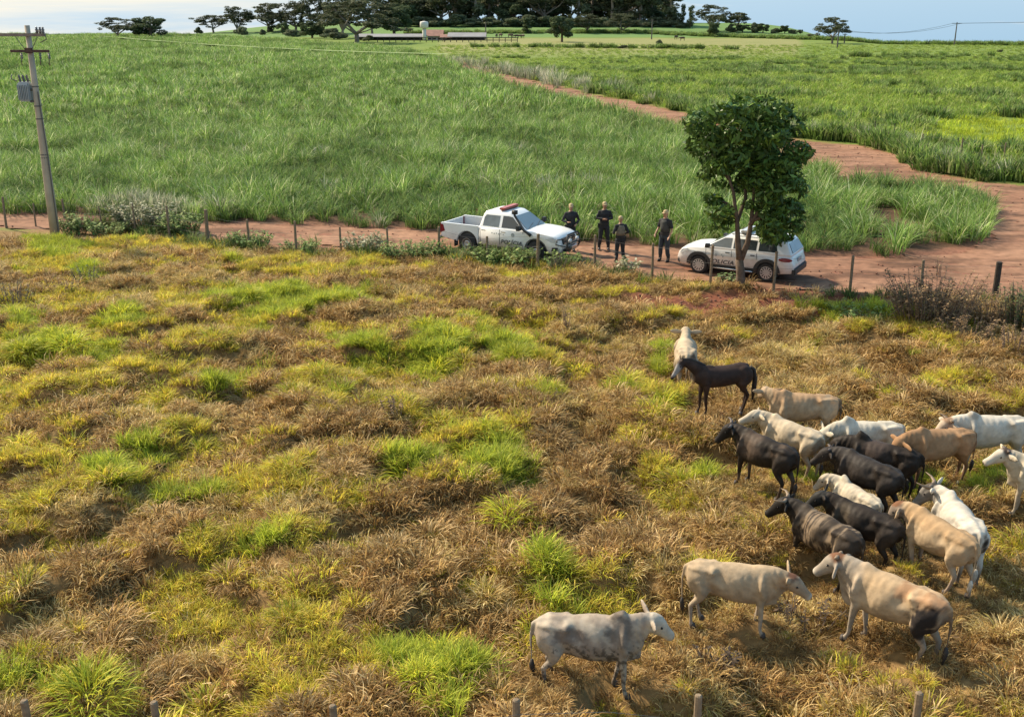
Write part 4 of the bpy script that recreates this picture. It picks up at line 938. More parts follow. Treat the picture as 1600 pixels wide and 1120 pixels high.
def arc(cx, cz, r, a0, a1, n): return [(cx + r * math.cos(R(a0 + (a1 - a0) * i / n)), cz + r * math.sin(R(a0 + (a1 - a0) * i / n))) for i in range(n + 1)]
def loft_body(outline, w, fs=(-1, -.975, -.8, -.4, 0, .4, .8, .975, 1), inset=.022, crown=.04, zc=.8):
    n = len(outline); cx = sum(p[0] for p in outline) / n; cz = sum(p[1] for p in outline) / n; V = []; F = []
    def off(i, d):
        (xa, za), (xb, zb), (xc, zc_) = outline[i - 1], outline[i], outline[(i + 1) % n]
        nx, nz = (zc_ - za), -(xc - xa); L_ = math.hypot(nx, nz) or 1; return xb - nx / L_ * d, zb - nz / L_ * d
    area = sum(outline[i - 1][0] * outline[i][1] - outline[i][0] * outline[i - 1][1] for i in range(n)); sg = 1 if area > 0 else -1
    for f in fs:
        for i in range(n):
            x, z = off(i, sg * inset) if abs(f) == 1 else outline[i]
            V.append((x, f * w(x, z), z + (crown * (1 - f * f) if z > zc else 0)))
    for j in range(len(fs) - 1):
        for i in range(n): F.append((j * n + i, j * n + (i + 1) % n, (j + 1) * n + (i + 1) % n, (j + 1) * n + i))
    F.append(tuple(range(n))); F.append(tuple(range((len(fs) - 1) * n, len(fs) * n)))
    return V, F
def greenhouse(levels, rc=.09):
    """levels: (z, xb, xf, halfwidth)"""
    V = []; F = []; q = 4
    for (z, xb, xf, w) in levels:
        for cx, cy, a0 in ((xf - rc, w - rc, 0), (xb + rc, w - rc, 90), (xb + rc, -w + rc, 180), (xf - rc, -w + rc, 270)):
            for k in range(q): a = R(a0 + 90 * k / (q - 1)); V.append((cx + rc * math.cos(a), cy + rc * math.sin(a), z))
    n = 4 * q
    for j in range(len(levels) - 1):
        for i in range(n): F.append((j * n + i, j * n + (i + 1) % n, (j + 1) * n + (i + 1) % n, (j + 1) * n + i))
    F.append(tuple(range(n))); F.append(tuple(range((len(levels) - 1) * n, len(levels) * n)))
    return V, F
def panel(poly, yf, side, th=.012, out=.004):
    n = len(poly); V = [(x, side * (yf(x, z) + out), z) for x, z in poly] + [(x, side * (yf(x, z) + out - th), z) for x, z in poly]
    return V, [tuple(range(n)), tuple(range(2 * n - 1, n - 1, -1))] + [(i, (i + 1) % n, n + (i + 1) % n, n + i) for i in range(n)]
def quadpanel(P, out=.006):
    P = [Vector(p) for p in P]; nrm = (P[1] - P[0]).cross(P[3] - P[0]).normalized(); c = sum(P, Vector()) / 4
    if nrm.z < 0 and abs(nrm.z) > .05: nrm = -nrm
    n = len(P); V = [p + nrm * out for p in P] + [p - nrm * .01 for p in P]
    return V, [tuple(range(n)), tuple(range(2 * n - 1, n - 1, -1))] + [(i, (i + 1) % n, n + (i + 1) % n, n + i) for i in range(n)]
def wheel(car, x, y, r, wd, rimmat, spokes, frac=.62):
    side = 1 if y > 0 else -1
    m = MB(); M_ = Matrix.Translation((x, y, r)) @ Matrix.Rotation(0, 4, 'X')
    prof = [(r * frac, -wd / 2), (r * .93, -wd / 2), (r, -wd * .36), (r, wd * .36), (r * .93, wd / 2), (r * frac, wd / 2), (r * frac, -wd / 2)]
    m.lathe(prof, 28, M_, 'Y', False); tyre = m.build('wheel', M_tyre, car, True)
    m = MB(); s_ = side * wd * .5; rf = r * frac
    m.lathe([(rf, s_ * .2), (rf * 1.04, s_ * 1.02), (rf * .93, s_ * 1.04), (rf * .90, s_ * .5), (.05, s_ * .45)], 28, M_, 'Y'); rim = m.build('rim', rimmat if not spokes else M_black, tyre, True)
    if spokes:
        m = MB(); m.lathe([(rf * .93, s_ * 1.05), (rf * 1.03, s_ * 1.05), (rf * 1.03, s_ * .9), (rf * .93, s_ * .9), (rf * .93, s_ * 1.05)], 28, M_, 'Y', False); m.lathe([(.07, s_ * .98), (.07, s_ * .5)], 12, M_, 'Y')
        for k in range(spokes):
            a = 2 * math.pi * k / spokes; Mk = M_ @ Matrix.Rotation(a, 4, 'Y')
            m.box((rf * .52, s_ * .93, 0), (rf * .86, .02, rf * .19), Mk)
        m.build('spokes', rimmat, tyre)
    else:
        m = MB(); m.lathe([(rf * .55, s_ * .5), (rf * .6, s_ * .8), (rf * .42, s_ * .9), (.06, s_ * .7)], 20, M_, 'Y'); m.build('hub', M_rim, tyre, True)
    return tyre
def text(car, body, size, loc, rot, shear=.25, mat=None, name='lettering', sx=1.0):
    c = bpy.data.curves.new(name, 'FONT'); c.resolution_u = 3; c.body = body; c.size = size; c.shear = shear; c.extrude = .003; c.offset = .004; c.align_x = 'CENTER'; c.space_character = 1.12
    o = bpy.data.objects.new('tmp', c); COL.objects.link(o); me = bpy.data.meshes.new_from_object(o.evaluated_get(bpy.context.evaluated_depsgraph_get())); bpy.data.objects.remove(o)
    me.materials.clear(); me.materials.append(mat or M_text); o = bpy.data.objects.new(name, me); COL.objects.link(o); o.parent = car; o.location = loc; o.rotation_euler = rot; o.scale = (sx, 1, 1); return o
def place_vehicle(o, rear, front, sc, wheelmid):
    xa, ya = flat(*rear); xb, yb = flat(*front); h = math.atan2(yb - ya, xb - xa)
    o.rotation_euler = (0, 0, h); o.scale = (sc,) * 3
    mx, my = (xa + xb) / 2, (ya + yb) / 2; wx, wy = wheelmid[0] * sc, wheelmid[1] * sc
    X = mx - (wx * math.cos(h) - wy * math.sin(h)); Y = my - (wx * math.sin(h) + wy * math.cos(h))
    o.location = (X, Y, ground_smooth(X, Y) + .01); return o

# --- double cab pickup; x forward, camera looks at its y < 0 side
pk = thing('pickup_truck', 'white double cab police pickup parked on the red road facing the four officers', 'pickup truck')
def wp(x, z): return .915 - (.20 * ((x - 1.9) / .7) ** 2 if x > 1.9 else 0) - (.035 * (z - .95) / .15 if z > .95 else 0) - (.05 * (.55 - z) / .2 if z < .55 else 0)
ol = [(-.93, .42), (-.93, 1.11), (.2, 1.12), (1.12, 1.13), (1.45, 1.125), (1.9, 1.09), (2.25, 1.03), (2.45, .96), (2.54, .86), (2.58, .70), (2.62, .58), (2.60, .42), (2.5, .33), (2.14, .33)] + arc(1.62, .40, .475, 0, 180, 14)[1:] + [(1.05, .40)]
m = MB(); m.add(*loft_body(ol, wp, zc=.9)); body = m.build('body', M_wpaint, pk, True)
def yg(x, z): return .845 - .177 * (z - 1.14) / .46
m = MB(); m.add(*greenhouse([(1.08, -.93, 1.22, .87), (1.14, -.93, 1.16, .845), (1.60, -.82, .50, .668), (1.70, -.74, .34, .62), (1.745, -.56, .16, .50)])); m.build('cab', M_wpaint, pk, True)
# bed
bp = [(-2.66, .56), (-2.68, 1.09), (-.95, 1.11), (-.95, .44)] + arc(-1.46, .42, .465, 0, 180, 12) + [(-2.2, .48)]
for s_ in (-1, 1):
    m = MB(); m.prism(bp, s_ * .80, s_ * .90); m.build('bed_side', M_wpaint, pk, bevel=.012)
    m = MB(); m.box((-1.81, s_ * .85, 1.112), (1.7, .10, .02)); m.build('bed_rail', M_wpaint, pk)
m = MB(); m.box((-2.66, 0, .84), (.07, 1.60, .50)); m.build('tailgate', M_wpaint, pk, bevel=.01)
m = MB(); m.box((-1.81, 0, .62), (1.7, 1.60, .06)); m.build('bed_floor', M_black, pk)
m = MB(); m.box((-.98, 0, .86), (.05, 1.6, .48)); m.build('bed_front_wall', M_wpaint, pk)
m = MB(); m.box((-1.5, 0, .46), (2.3, .9, .18)); m.box((.4, 0, .40), (1.9, 1.3, .12)); m.build('chassis', M_black, pk)
m = MB(); m.tube([(-2.74, -.86, .50), (-2.80, -.7, .50), (-2.80, .7, .50), (-2.74, .86, .50)], [.05, .07, .07, .05], 8); m.build('rear_bumper', M_black, pk, True)
for cx in (1.62, -1.46):
    m = MB(); m.lathe([(.455, -.78), (.455, .78)], 24, Matrix.Translation((cx, 0, .41)), 'Y'); m.build('wheel_well', M_black, pk)
    for yy in (-.80, .80): wheel(pk, cx, yy, .385, .25, M_rimd, 0, .55)
for s_ in (-1, 1):
    m = MB(); m.add(*panel([(-.76, 1.17), (-.04, 1.16), (-.04, 1.58), (-.66, 1.58), (-.74, 1.48)], yg, s_)); m.build('rear_side_window', mat_basic('tinted_glass', (.13, .155, .165), .08, 0, .3, 3, spec=.9) if s_ < 0 else M_glass, pk)
    m = MB(); m.add(*panel([(.08, 1.16), (1.00, 1.16), (.50, 1.57), (.34, 1.59), (.08, 1.59)], yg, s_)); m.build('front_side_window', M_glass, pk)
    for xx in (.02, 1.05, -.86):
        m = MB(); m.add(*panel([(xx - .008, .50), (xx + .008, .50), (xx + .008, 1.08), (xx - .008, 1.08)], wp, s_)); m.build('door_seam', M_seam, pk)
    for xx in (-.72, .16):
        m = MB(); m.box((xx + .04, s_ * .925, 1.0), (.2, .025, .035)); m.build('door_handle', M_chrome, pk, bevel=.008)
    m = MB(); m.tube([(.98, s_ * .84, 1.18), (.96, s_ * 1.0, 1.22)], .03, 6); m.box((.95, s_ * 1.05, 1.25), (.14, .20, .19)); m.build('mirror', M_black, pk, bevel=.02)
    m = MB(); m.add(*panel([(2.02, .92), (2.30, .98), (2.47, .90), (2.50, .80), (2.25, .80)], wp, s_, .05, .012)); m.build('headlight', M_lens, pk)
    m = MB(); m.box((-2.665, s_ * .80, .90), (.10, .18, .36)); m.add(*panel([(-2.68, .72), (-2.48, .80), (-2.56, 1.05), (-2.69, 1.07)], lambda x, z: .90, s_, .03, .008)); m.build('tail_light', M_redl, pk)
    m = MB(); m.add(*panel([(2.26, .46), (2.47, .47), (2.50, .60), (2.30, .60)], wp, s_, .03, .012)); m.build('fog_light_recess', M_black, pk)
    m = MB(); m.add(*panel([(1.12, .40)] + arc(1.62, .40, .50, 180, 0, 14) + arc(1.62, .40, .46, 0, 180, 14), wp, s_, .02, .006)); m.build('arch_lip', M_seam, pk)
    m = MB(); m.box((-1.99, s_ * .86, .36), (.03, .26, .26)); m.build('mud_flap', M_black, pk)
m = MB(); m.add(*quadpanel([(1.13, -.72, 1.17), (1.13, .72, 1.17), (.555, .56, 1.60), (.555, -.56, 1.60)], .012)); m.build('windscreen', M_lglass, pk)
m = MB(); m.add(*quadpanel([(-.922, -.70, 1.17), (-.922, .70, 1.17), (-.826, .56, 1.57), (-.826, -.56, 1.57)], .012)); m.build('rear_window', M_glass, pk)
m = MB(); m.tube([(1.16, -.6, 1.18), (1.02, 0, 1.30)], .012, 4); m.tube([(1.16, .1, 1.18), (1.02, .6, 1.30)], .012, 4); m.build('wipers', M_black, pk)
m = MB(); m.box((2.55, 0, .80), (.10, 1.05, .26)); m.build('grille', M_black, pk, bevel=.02)
for k in range(3): m = MB(); m.box((2.61, 0, .73 + .07 * k), (.02, .95, .022)); m.build('grille_bar', M_chrome, pk)
m = MB(); m.box((2.60, 0, .45), (.12, 1.1, .16)); m.build('lower_intake', M_black, pk, bevel=.02)
m = MB()
m.tube([(2.66, -.52, .42), (2.78, -.55, .62), (2.76, -.52, .95), (2.72, -.40, 1.05), (2.72, .40, 1.05), (2.76, .52, .95), (2.78, .55, .62), (2.66, .52, .42)], .035, 8); m.tube([(2.77, -.55, .72), (2.77, .55, .72)], .03, 8)
m.tube([(2.70, -.54, .92), (2.50, -.84, .92), (2.46, -.87, .74), (2.72, -.55, .62)], .022, 6); m.tube([(2.70, .54, .92), (2.50, .84, .92), (2.46, .87, .74), (2.72, .55, .62)], .022, 6); m.build('bull_bar', M_black, pk, True)
for yy in (-.3, .3): m = MB(); m.lathe([(.01, 0), (.085, .01), (.09, .07), (.04, .12)], 14, Matrix.Translation((2.84, yy, .82)) @ Matrix.Rotation(R(-90), 4, 'Y')); m.build('spot_lamp', M_lens, pk, True)
m = MB(); m.box((2.76, 0, .55), (.16, .5, .14)); m.build('winch', M_chrome, pk, bevel=.02)
m = MB(); m.tube([(1.42, -.93, .99), (1.30, -.95, 1.08), (1.12, -.93, 1.17), (.86, -.84, 1.42), (.62, -.75, 1.66), (.60, -.75, 1.74)], [(.05, .07), .055, .05, .045, .045, .05], 8); m.box((.62, -.75, 1.79), (.20, .12, .15)); m.build('snorkel', M_black, pk, True)
m = MB(); m.box((-.05, 0, 1.765), (.2, .9, .05)); m.build('light_bar_foot', M_black, pk); m = MB(); m.box((-.05, 0, 1.825), (.27, 1.15, .085)); m.build('light_bar', M_bar, pk, bevel=.03)
text(pk, 'POL\u00cdCIA', .22, (.56, -.938, .56), (R(90), 0, 0), .25, sx=1.05)
m = MB(); m.lathe([(.075, 0), (.075, .006)], 16, Matrix.Translation((.62, -.922, .93)), 'Y'); m.build('door_crest', M_crest, pk)
text(pk, 'RODOVI\u00c1RIA', .07, (.0, -.925, .90), (R(90), 0, 0), .25, M_crest) if False else None
for i in range(6): m = MB(); m.box((-.30 + i * .10, -.919, .93 - .02 * (i % 2)), (.04, .006, .05)); m.build('faded_marking', M_crest, pk)
place_vehicle(pk, (728, 395), (838, 409), .97, (.08, -.92))

# --- estate car; camera looks at its y > 0 side
wg = thing('station_wagon', 'white police station wagon with grey lower cladding parked behind the leafy tree', 'station wagon')
def ww(x, z): return .835 - (.20 * ((x - 1.35) / .75) ** 2 if x > 1.35 else 0) - (.07 * ((-1.75 - x) / .4) ** 2 if x < -1.75 else 0) - (.03 * (z - .85) / .15 if z > .85 else 0) - (.05 * (.45 - z) / .2 if z < .45 else 0)
CF, CR, AR = 1.24, -1.22, .375
ol = [(-2.10, .36), (-2.16, .50), (-2.14, .66), (-2.07, .80), (-2.04, 1.02), (-1.0, 1.01), (.2, .98), (1.02, .97), (1.35, .95), (1.72, .90), (1.94, .82), (2.05, .70), (2.12, .50), (2.07, .32), (1.95, .25), (CF + AR + .02, .27)] + arc(CF, .33, AR, 0, 180, 14)[1:] + [(CF - AR - .04, .27), (CR + AR + .04, .27)] + arc(CR, .33, AR, 0, 180, 14) + [(CR - AR - .05, .30)]
m = MB(); m.add(*loft_body(ol, ww, zc=.75, crown=.035)); m.build('body', M_wpaint, wg, True)
def yw(x, z): return .795 - .14 * (z - 1.02) / .34
m = MB(); m.add(*greenhouse([(.97, -2.06, 1.12, .81), (1.02, -2.05, 1.04, .795), (1.36, -1.86, .40, .655), (1.46, -1.76, .20, .60), (1.50, -1.55, -.05, .48)], .08)); m.build('cabin', M_wpaint, wg, True)
for s_ in (-1, 1):
    for nm, pl in (('front_side_window', [(.95, 1.04), (.10, 1.04), (.10, 1.37), (.36, 1.365)]), ('rear_side_window', [(.02, 1.04), (-.80, 1.04), (-.80, 1.37), (.02, 1.375)]), ('quarter_window', [(-.88, 1.04), (-1.55, 1.05), (-1.48, 1.34), (-.88, 1.37)])):
        m = MB(); m.add(*panel(pl, yw, s_)); m.build(nm, M_glass if nm[0] != 'f' else mat_basic('tinted_glass', (.12, .14, .15), .08, 0, .3, 3, spec=.9), wg)
    for xx in (1.0, .06, -.84):
        m = MB(); m.add(*panel([(xx - .007, .42), (xx + .007, .42), (xx + .007, .96), (xx - .007, .96)], ww, s_)); m.build('door_seam', M_seam, wg)
    for xx in (.20, -.70): m = MB(); m.box((xx, s_ * .845, .87), (.16, .025, .035)); m.build('door_handle', M_black, wg, bevel=.008)
    m = MB(); m.add(*panel([(CF - AR - .02, .27), (CR + AR + .02, .27), (CR + AR + .02, .42), (CF - AR - .02, .42)], ww, s_, .03, .012)); m.build('sill_cladding', M_black, wg)
    m = MB(); m.tube([(CF - AR - .1, s_ * .87, .30), (CR + AR + .1, s_ * .87, .30)], .035, 6); m.build('side_step', M_chrome, wg, True)
    for cx in (CF, CR): m = MB(); m.add(*panel(arc(cx, .33, AR + .10, 180, 0, 16) + arc(cx, .33, AR - .015, 0, 180, 16), ww, s_, .03, .014)); m.build('arch_cladding', M_black, wg)
    m = MB(); m.tube([(.92, s_ * .80, 1.03), (.90, s_ * .95, 1.07)], .025, 6); m.box((.89, s_ * .99, 1.09), (.14, .17, .14)); m.build('mirror', M_black, wg, bevel=.02)
    m = MB(); m.add(*panel([(1.66, .78), (1.90, .70), (2.00, .66), (1.93, .80), (1.72, .87)], ww, s_, .04, .012)); m.build('headlight', M_lens, wg)
    m = MB(); tl = [(-1.62 - .235 + .235 * math.cos(R(a)) * 1.0, .83 + .065 * math.sin(R(a))) for a in range(0, 360, 30)]; m.add(*panel(tl, ww, s_, .03, .014)); m.build('tail_light', M_redl, wg)
    m = MB(); m.tube([(.15, s_ * .56, 1.49), (.0, s_ * .57, 1.55), (-1.35, s_ * .57, 1.55), (-1.55, s_ * .56, 1.48)], .02, 6); m.build('roof_rail', M_black, wg, True)
for cx in (CF, CR):
    m = MB(); m.lathe([(.362, -.70), (.362, .70)], 24, Matrix.Translation((cx, 0, .33)), 'Y'); m.build('wheel_well', M_black, wg)
    for yy in (-.73, .73): wheel(wg, cx, yy, .32, .20, M_rim, 12, .66)
m = MB(); m.add(*quadpanel([(1.02, -.68, 1.03), (1.02, .68, 1.03), (.42, .55, 1.36), (.42, -.55, 1.36)], .012)); m.build('windscreen', M_lglass, wg)
m = MB(); m.add([(-2.06, -.64, 1.06), (-2.06, .64, 1.06), (-1.875, .54, 1.36), (-1.875, -.54, 1.36), (-2.04, -.64, 1.06), (-2.04, .64, 1.06), (-1.85, .54, 1.36), (-1.85, -.54, 1.36)], [(0, 1, 2, 3), (7, 6, 5, 4), (0, 4, 5, 1), (1, 5, 6, 2), (2, 6, 7, 3), (3, 7, 4, 0)]); m.build('rear_window', mat_basic('rear_glass', (.20, .23, .25), .08, 0, .2, 2, spec=.9), wg)
m = MB(); m.box((-2.13, 0, .42), (.16, 1.56, .26)); m.build('rear_bumper', M_black, wg, bevel=.04)
m = MB(); m.box((-2.03, 0, .60), (.10, 1.50, .12)); m.build('bumper_shelf', M_black, wg, bevel=.03)
m = MB(); m.box((-2.125, 0, .76), (.03, .42, .13)); m.build('number_plate', M_plate, wg)
m = MB(); m.box((2.03, 0, .40), (.16, 1.3, .24)); m.build('front_bumper', M_black, wg, bevel=.04)
m = MB(); m.box((-.25, 0, 1.53), (.22, .9, .06)); m.build('light_bar_foot', M_black, wg); m = MB(); m.box((-.25, 0, 1.60), (.26, 1.05, .10)); m.build('light_bar', M_lens, wg, bevel=.03)
text(wg, 'POLICIA', .20, (.42, .853, .46), (R(90), 0, R(180)), .25, sx=1.15)
for i, (xx, zz) in enumerate([(.62, .74), (.40, .78), (.36, .71), (-.15, .74)]): m = MB(); m.lathe([(.05 if i == 0 else .025, 0), (.05 if i == 0 else .025, .006)], 12, Matrix.Translation((xx, .835, zz)), 'Y'); m.build('door_crest', M_crest, wg)
place_vehicle(wg, (1196, 440), (1091, 427), .99, (.01, .80))
# ---------------------------------------------------------------- animals and people
def remesh(mb, vox, name, it=4, fac=.5, body_smooth=False):
    me = bpy.data.meshes.new('tmp'); me.from_pydata(mb.V, [], mb.F)
    o = bpy.data.objects.new('tmp', me); COL.objects.link(o); md = o.modifiers.new('r', 'REMESH'); md.mode = 'VOXEL'; md.voxel_size = vox; md.adaptivity = 0
    dg = bpy.context.evaluated_depsgraph_get(); ev = o.evaluated_get(dg); nm = bpy.data.meshes.new_from_object(ev)
    bpy.data.objects.remove(o); bpy.data.meshes.remove(me)
    n = len(nm.vertices); co = np.zeros(n * 3, np.float32); nm.vertices.foreach_get('co', co); co = co.reshape(-1, 3)
    e = np.zeros(len(nm.edges) * 2, np.int32); nm.edges.foreach_get('vertices', e); e = e.reshape(-1, 2)
    deg = np.bincount(e.ravel(), minlength=n).astype(np.float32)[:, None]; deg[deg == 0] = 1
    for _ in range(it):
        acc = np.zeros_like(co)
        for k in range(3): acc[:, k] = np.bincount(e[:, 0], co[e[:, 1], k], n) + np.bincount(e[:, 1], co[e[:, 0], k], n)
        co = co + (acc / deg - co) * fac
    if body_smooth:      # the trunk flows more softly than the head and the feet
        w = (smooth(co[:, 2], .45, .7) * (1 - smooth(co[:, 0], .60, .80)) * smooth(co[:, 0], -.84, -.78))[:, None].astype(np.float32)
        for _ in range(7):
            acc = np.zeros_like(co)
            for k in range(3): acc[:, k] = np.bincount(e[:, 0], co[e[:, 1], k], n) + np.bincount(e[:, 1], co[e[:, 0], k], n)
            co = co + (acc / deg - co) * .5 * w
        # ribs and loose skin
        rb = np.sin(co[:, 0] * 44 + co[:, 2] * 8) * smooth(fbm(co[:, 0] * 3, co[:, 2] * 3 + co[:, 1], 77, 2), .35, .6) * smooth(co[:, 0], -.25, -.1) * (1 - smooth(co[:, 0], .3, .42)) * smooth(co[:, 2], .7, .85)
        lp = (fbm(co[:, 0] * 5 + co[:, 1] * 3, co[:, 2] * 5, 78, 3) - .5) * .022
        holl = .045 * np.exp(-((co[:, 0] + .22) / .10) ** 2 - ((co[:, 2] - 1.08) / .10) ** 2) + .03 * np.exp(-((co[:, 0] - .30) / .06) ** 2 - ((co[:, 2] - 1.0) / .2) ** 2) + .035 * np.exp(-((co[:, 0] + .34) / .09) ** 2 - ((co[:, 2] - .82) / .12) ** 2) + .03 * np.exp(-((co[:, 0] + .68) / .10) ** 2 - ((co[:, 2] - 1.12) / .05) ** 2)
        co[:, 1] += np.sign(co[:, 1]) * (rb * .0042 + lp * 1.3 - holl) * w[:, 0] * np.clip(np.abs(co[:, 1]) / .12, 0, 1)
        nk = smooth(co[:, 0], .60, .72) * (1 - smooth(co[:, 0], .86, .98)) * smooth(co[:, 2], .75, .95)
        co[:, 1] += np.sign(co[:, 1]) * np.sin((co[:, 0] + co[:, 2] * .35) * 62 + fbm(co[:, 0] * 6, co[:, 2] * 6, 79, 2) * 5) * .006 * nk * np.clip(np.abs(co[:, 1]) / .05, 0, 1)
    nm.vertices.foreach_set('co', co.ravel()); nm.polygons.foreach_set('use_smooth', np.ones(len(nm.polygons), bool)); nm.name = name; nm.update()
    return nm, co
def set_cols(me, cols):
    a = me.color_attributes.new('col', 'FLOAT_COLOR', 'POINT'); c = np.ones((len(cols), 4), np.float32); c[:, :3] = cols; a.data.foreach_set('color', c.ravel())
M_coat = mat_basic('short_coat', (0, 0, 0), .85, 0, .14, 9, .35, attr=True, spec=.10, detail=9)
M_coatd = mat_basic('black_coat', (0, 0, 0), .62, 0, .25, 9, .35, attr=True, spec=.14, detail=9)
M_horn = mat_basic('horn', (.20, .14, .09), .5, 0, .3, 18)
M_horn2 = mat_basic('dark_horn', (.08, .06, .05), .5, 0, .3, 18)
M_eye = mat_basic('dark_eye', (.01, .008, .008), .15, 0, 0, 3)
M_hoof = mat_basic('hoof', (.05, .04, .035), .6, 0, .2, 9)
M_hair = mat_basic('dark_hair', (.025, .02, .018), .7, 0, .3, 14)
M_hairl = mat_basic('pale_hair', (.45, .40, .33), .7, 0, .3, 14)
def legs(rs, hind_dx=0, bulk=1.0, tall=1.0):
    """joint chains of the four legs with small steps rs"""
    L_ = []
    for s_, st in ((-1, rs[0]), (1, rs[1])):
        L_.append(('f', [(.50, s_ * .15, .90), (.49, s_ * .16, .72), (.51 + st * .35, s_ * .145, .40), (.50 + st * .75, s_ * .135, .13), (.52 + st, s_ * .135, .045), (.54 + st, s_ * .135, .0)], [.10 * bulk, .078 * bulk, .050, .034, .042, .05]))
    for s_, st in ((-1, rs[2]), (1, rs[3])):
        L_.append(('h', [(-.58, s_ * .15, .98), (-.50 + st * .1, s_ * .17, .76), (-.55 + st * .25, s_ * .155, .60), (-.68 + st * .5, s_ * .14, .43), (-.63 + st * .85, s_ * .135, .14), (-.61 + st, s_ * .135, .045), (-.59 + st, s_ * .135, 0)], [(.13 * bulk), .125 * bulk, .080 * bulk, .047, .034, .042, .05]))
    return L_
def frame(yaw, pitch):
    f = Vector((math.cos(yaw) * math.cos(pitch), math.sin(yaw) * math.cos(pitch), math.sin(pitch))); s_ = Vector((-math.sin(yaw), math.cos(yaw), 0)); return f, s_, f.cross(s_) * 1.0
def lump(x, y, z, s=0): return fbm(x * 1.0 + z * .37 + s, z * 1.0 + y * .83 - s, 200 + int(s) % 30, 3)
def make_cow(name, label, hind, front, sc, coat, neck=(0, 24), head=(0, -38), hump=1.0, horns=None, steps=(.0, .06, -.04, .06), dewlap=1.0, belly=1.0, ears=1.0, seed=0, eardir=-.35, tailx=0, group='cattle of the herd', bulk=1.0, cat='cow', spare=None):
    ny, npz = R(neck[0]), R(neck[1]); hy, hp = R(head[0]), R(head[1] - 12); m = MB()
    b = belly
    m.tube([(-.84, 0, 1.03), (-.78, 0, 1.02), (-.66, 0, 1.0), (-.45, 0, .98), (-.2, 0, .95), (.05, 0, .925), (.30, 0, .92), (.50, 0, .95), (.66, 0, .97), (.78, 0, .99)],
           [(.07, .10), (.13, .17), (.185, .235), (.215 * b, .275), (.25 * b, .325 * b), (.275 * b, .365 * b), (.255, .37), (.20, .355), (.14, .29), (.08, .18)], 20)
    for s_ in (-1, 1):
        m.tube([(.50, s_ * .07, 1.24), (.50, s_ * .12, 1.12), (.50, s_ * .16, .98), (.54, s_ * .155, .84), (.50, s_ * .15, .74)], [(.05, .05), (.12, .06), (.145, .075), (.12, .075), (.08, .06)], 12)
        m.ell((-.60, s_ * .125, .95), (.225, .125, .29), nu=14); m.tube([(-.33, s_ * .10, 1.20), (-.36, s_ * .195, 1.165), (-.42, s_ * .19, 1.05)], [.055, .065, .045], 8)
        m.tube([(-.36, s_ * .19, 1.16), (-.60, s_ * .13, 1.18), (-.81, s_ * .08, 1.13)], [.05, .05, .045], 8)
    m.tube([(-.80, 0, 1.17), (-.55, 0, 1.225), (-.3, 0, 1.225), (0, 0, 1.215), (.3, 0, 1.235), (.5, 0, 1.26)], [(.05, .04), (.06, .05), (.055, .045), (.05, .045), (.055, .05), (.07, .06)], 8)
    if hump: m.tube([(.22, 0, 1.20), (.36, 0, 1.24 + .02 * hump), (.48, 0, 1.26 + .05 * hump), (.60, 0, 1.22)], [(.05, .04), (.075, .05 + .05 * hump), (.085, .05 + .075 * hump), (.06, .06)], 10)
    B = Vector((.60, 0, 1.07)); nf, ns, nu_ = frame(ny, npz); P = B + nf * .35
    hf, hs, hu = frame(ny * .5 + hy, hp)
    m.tube([(.42, 0, 1.03), B, B.lerp(P, .35) + Vector((0, 0, .015)), B.lerp(P, .7) + Vector((0, 0, .01)), P], [(.17, .30), (.155, .27), (.135, .235), (.116, .185), (.100, .130)], 14)
    # dewlap: a thin hanging fold from the jaw to the brisket
    jaw = P + hf * .10 - hu * .08
    A_ = [jaw, B.lerp(P, .6) - Vector((0, 0, .17 * dewlap + .02)), B.lerp(P, .2) - Vector((0, 0, .33 * dewlap)), Vector((.68, 0, .68)), Vector((.52, 0, .60)), Vector((.32, 0, .62))]
    m.tube(A_, [(.022, .06), (.026, .10 * dewlap), (.032, .14 * dewlap), (.045, .14 * dewlap), (.05, .09), (.04, .05)], 8)
    hd = [(-.07, .08, .08), (0, .112, .125), (.09, .116, .145), (.18, .096, .130), (.28, .076, .098), (.37, .070, .080), (.43, .078, .076), (.47, .056, .055)]
    hd = [(t * 1.07, a * 1.08, c * 1.1) for t, a, c in hd]
    m.tube([P + hf * t + hu * (.005 - t * .03) for t, a, c in hd], [(a, c) for t, a, c in hd], 14)
    m.ell(tuple(P - hf * .015 + hu * .05), (.075, .075, .055)); 
    for s_ in (-1, 1):
        m.ell(tuple(P + hf * .15 + hs * s_ * .078 + hu * .035), (.035, .03, .03))
        e0 = P + hf * .005 + hs * s_ * .075 - hu * .0; dv = (hs * s_ * 1.0 + Vector((0, 0, eardir)) - hf * .22).normalized()
        m.tube([e0, e0 + dv * .08, e0 + dv * .18, e0 + dv * .28, e0 + dv * .34], [(.026, .026), (.030, .062), (.028, .078), (.024, .056), (.014, .014)], 10)
    LG = legs(steps, bulk=bulk)
    for kind, pts, rad in LG: m.tube(pts, rad, 10)
    # flank skin and udder/sheath hint
    m.ell((-.33, 0, .70), (.16, .10, .08)); 
    tl = [(-.80, 0, 1.17), (-.87, tailx * .2, 1.12), (-.90, tailx * .5, .95), (-.90, tailx * .9, .70), (-.885, tailx, .48)]
    m.tube(tl, [.04, .035, .026, .022, .02], 8)
    me, co = remesh(m, .0205, name + '_body', 4, body_smooth=True); X, Y, Z = co[:, 0], co[:, 1], co[:, 2]
    # coat colours by part: back, low parts, legs, neck, head, spots
    c = np.ones((len(co), 3)) * np.array(coat['base'])
    def mixc(k, col):
        nonlocal c
        k = np.clip(k, 0, 1)[:, None]; c = c * (1 - k) + np.array(col) * k
    n1 = lump(X * 3.2, Y * 3.2, Z * 3.2, seed); n2 = lump(X * 9, Y * 9, Z * 9, seed + 3); n3 = lump(X * 22, Y * 22, Z * 22, seed + 5)
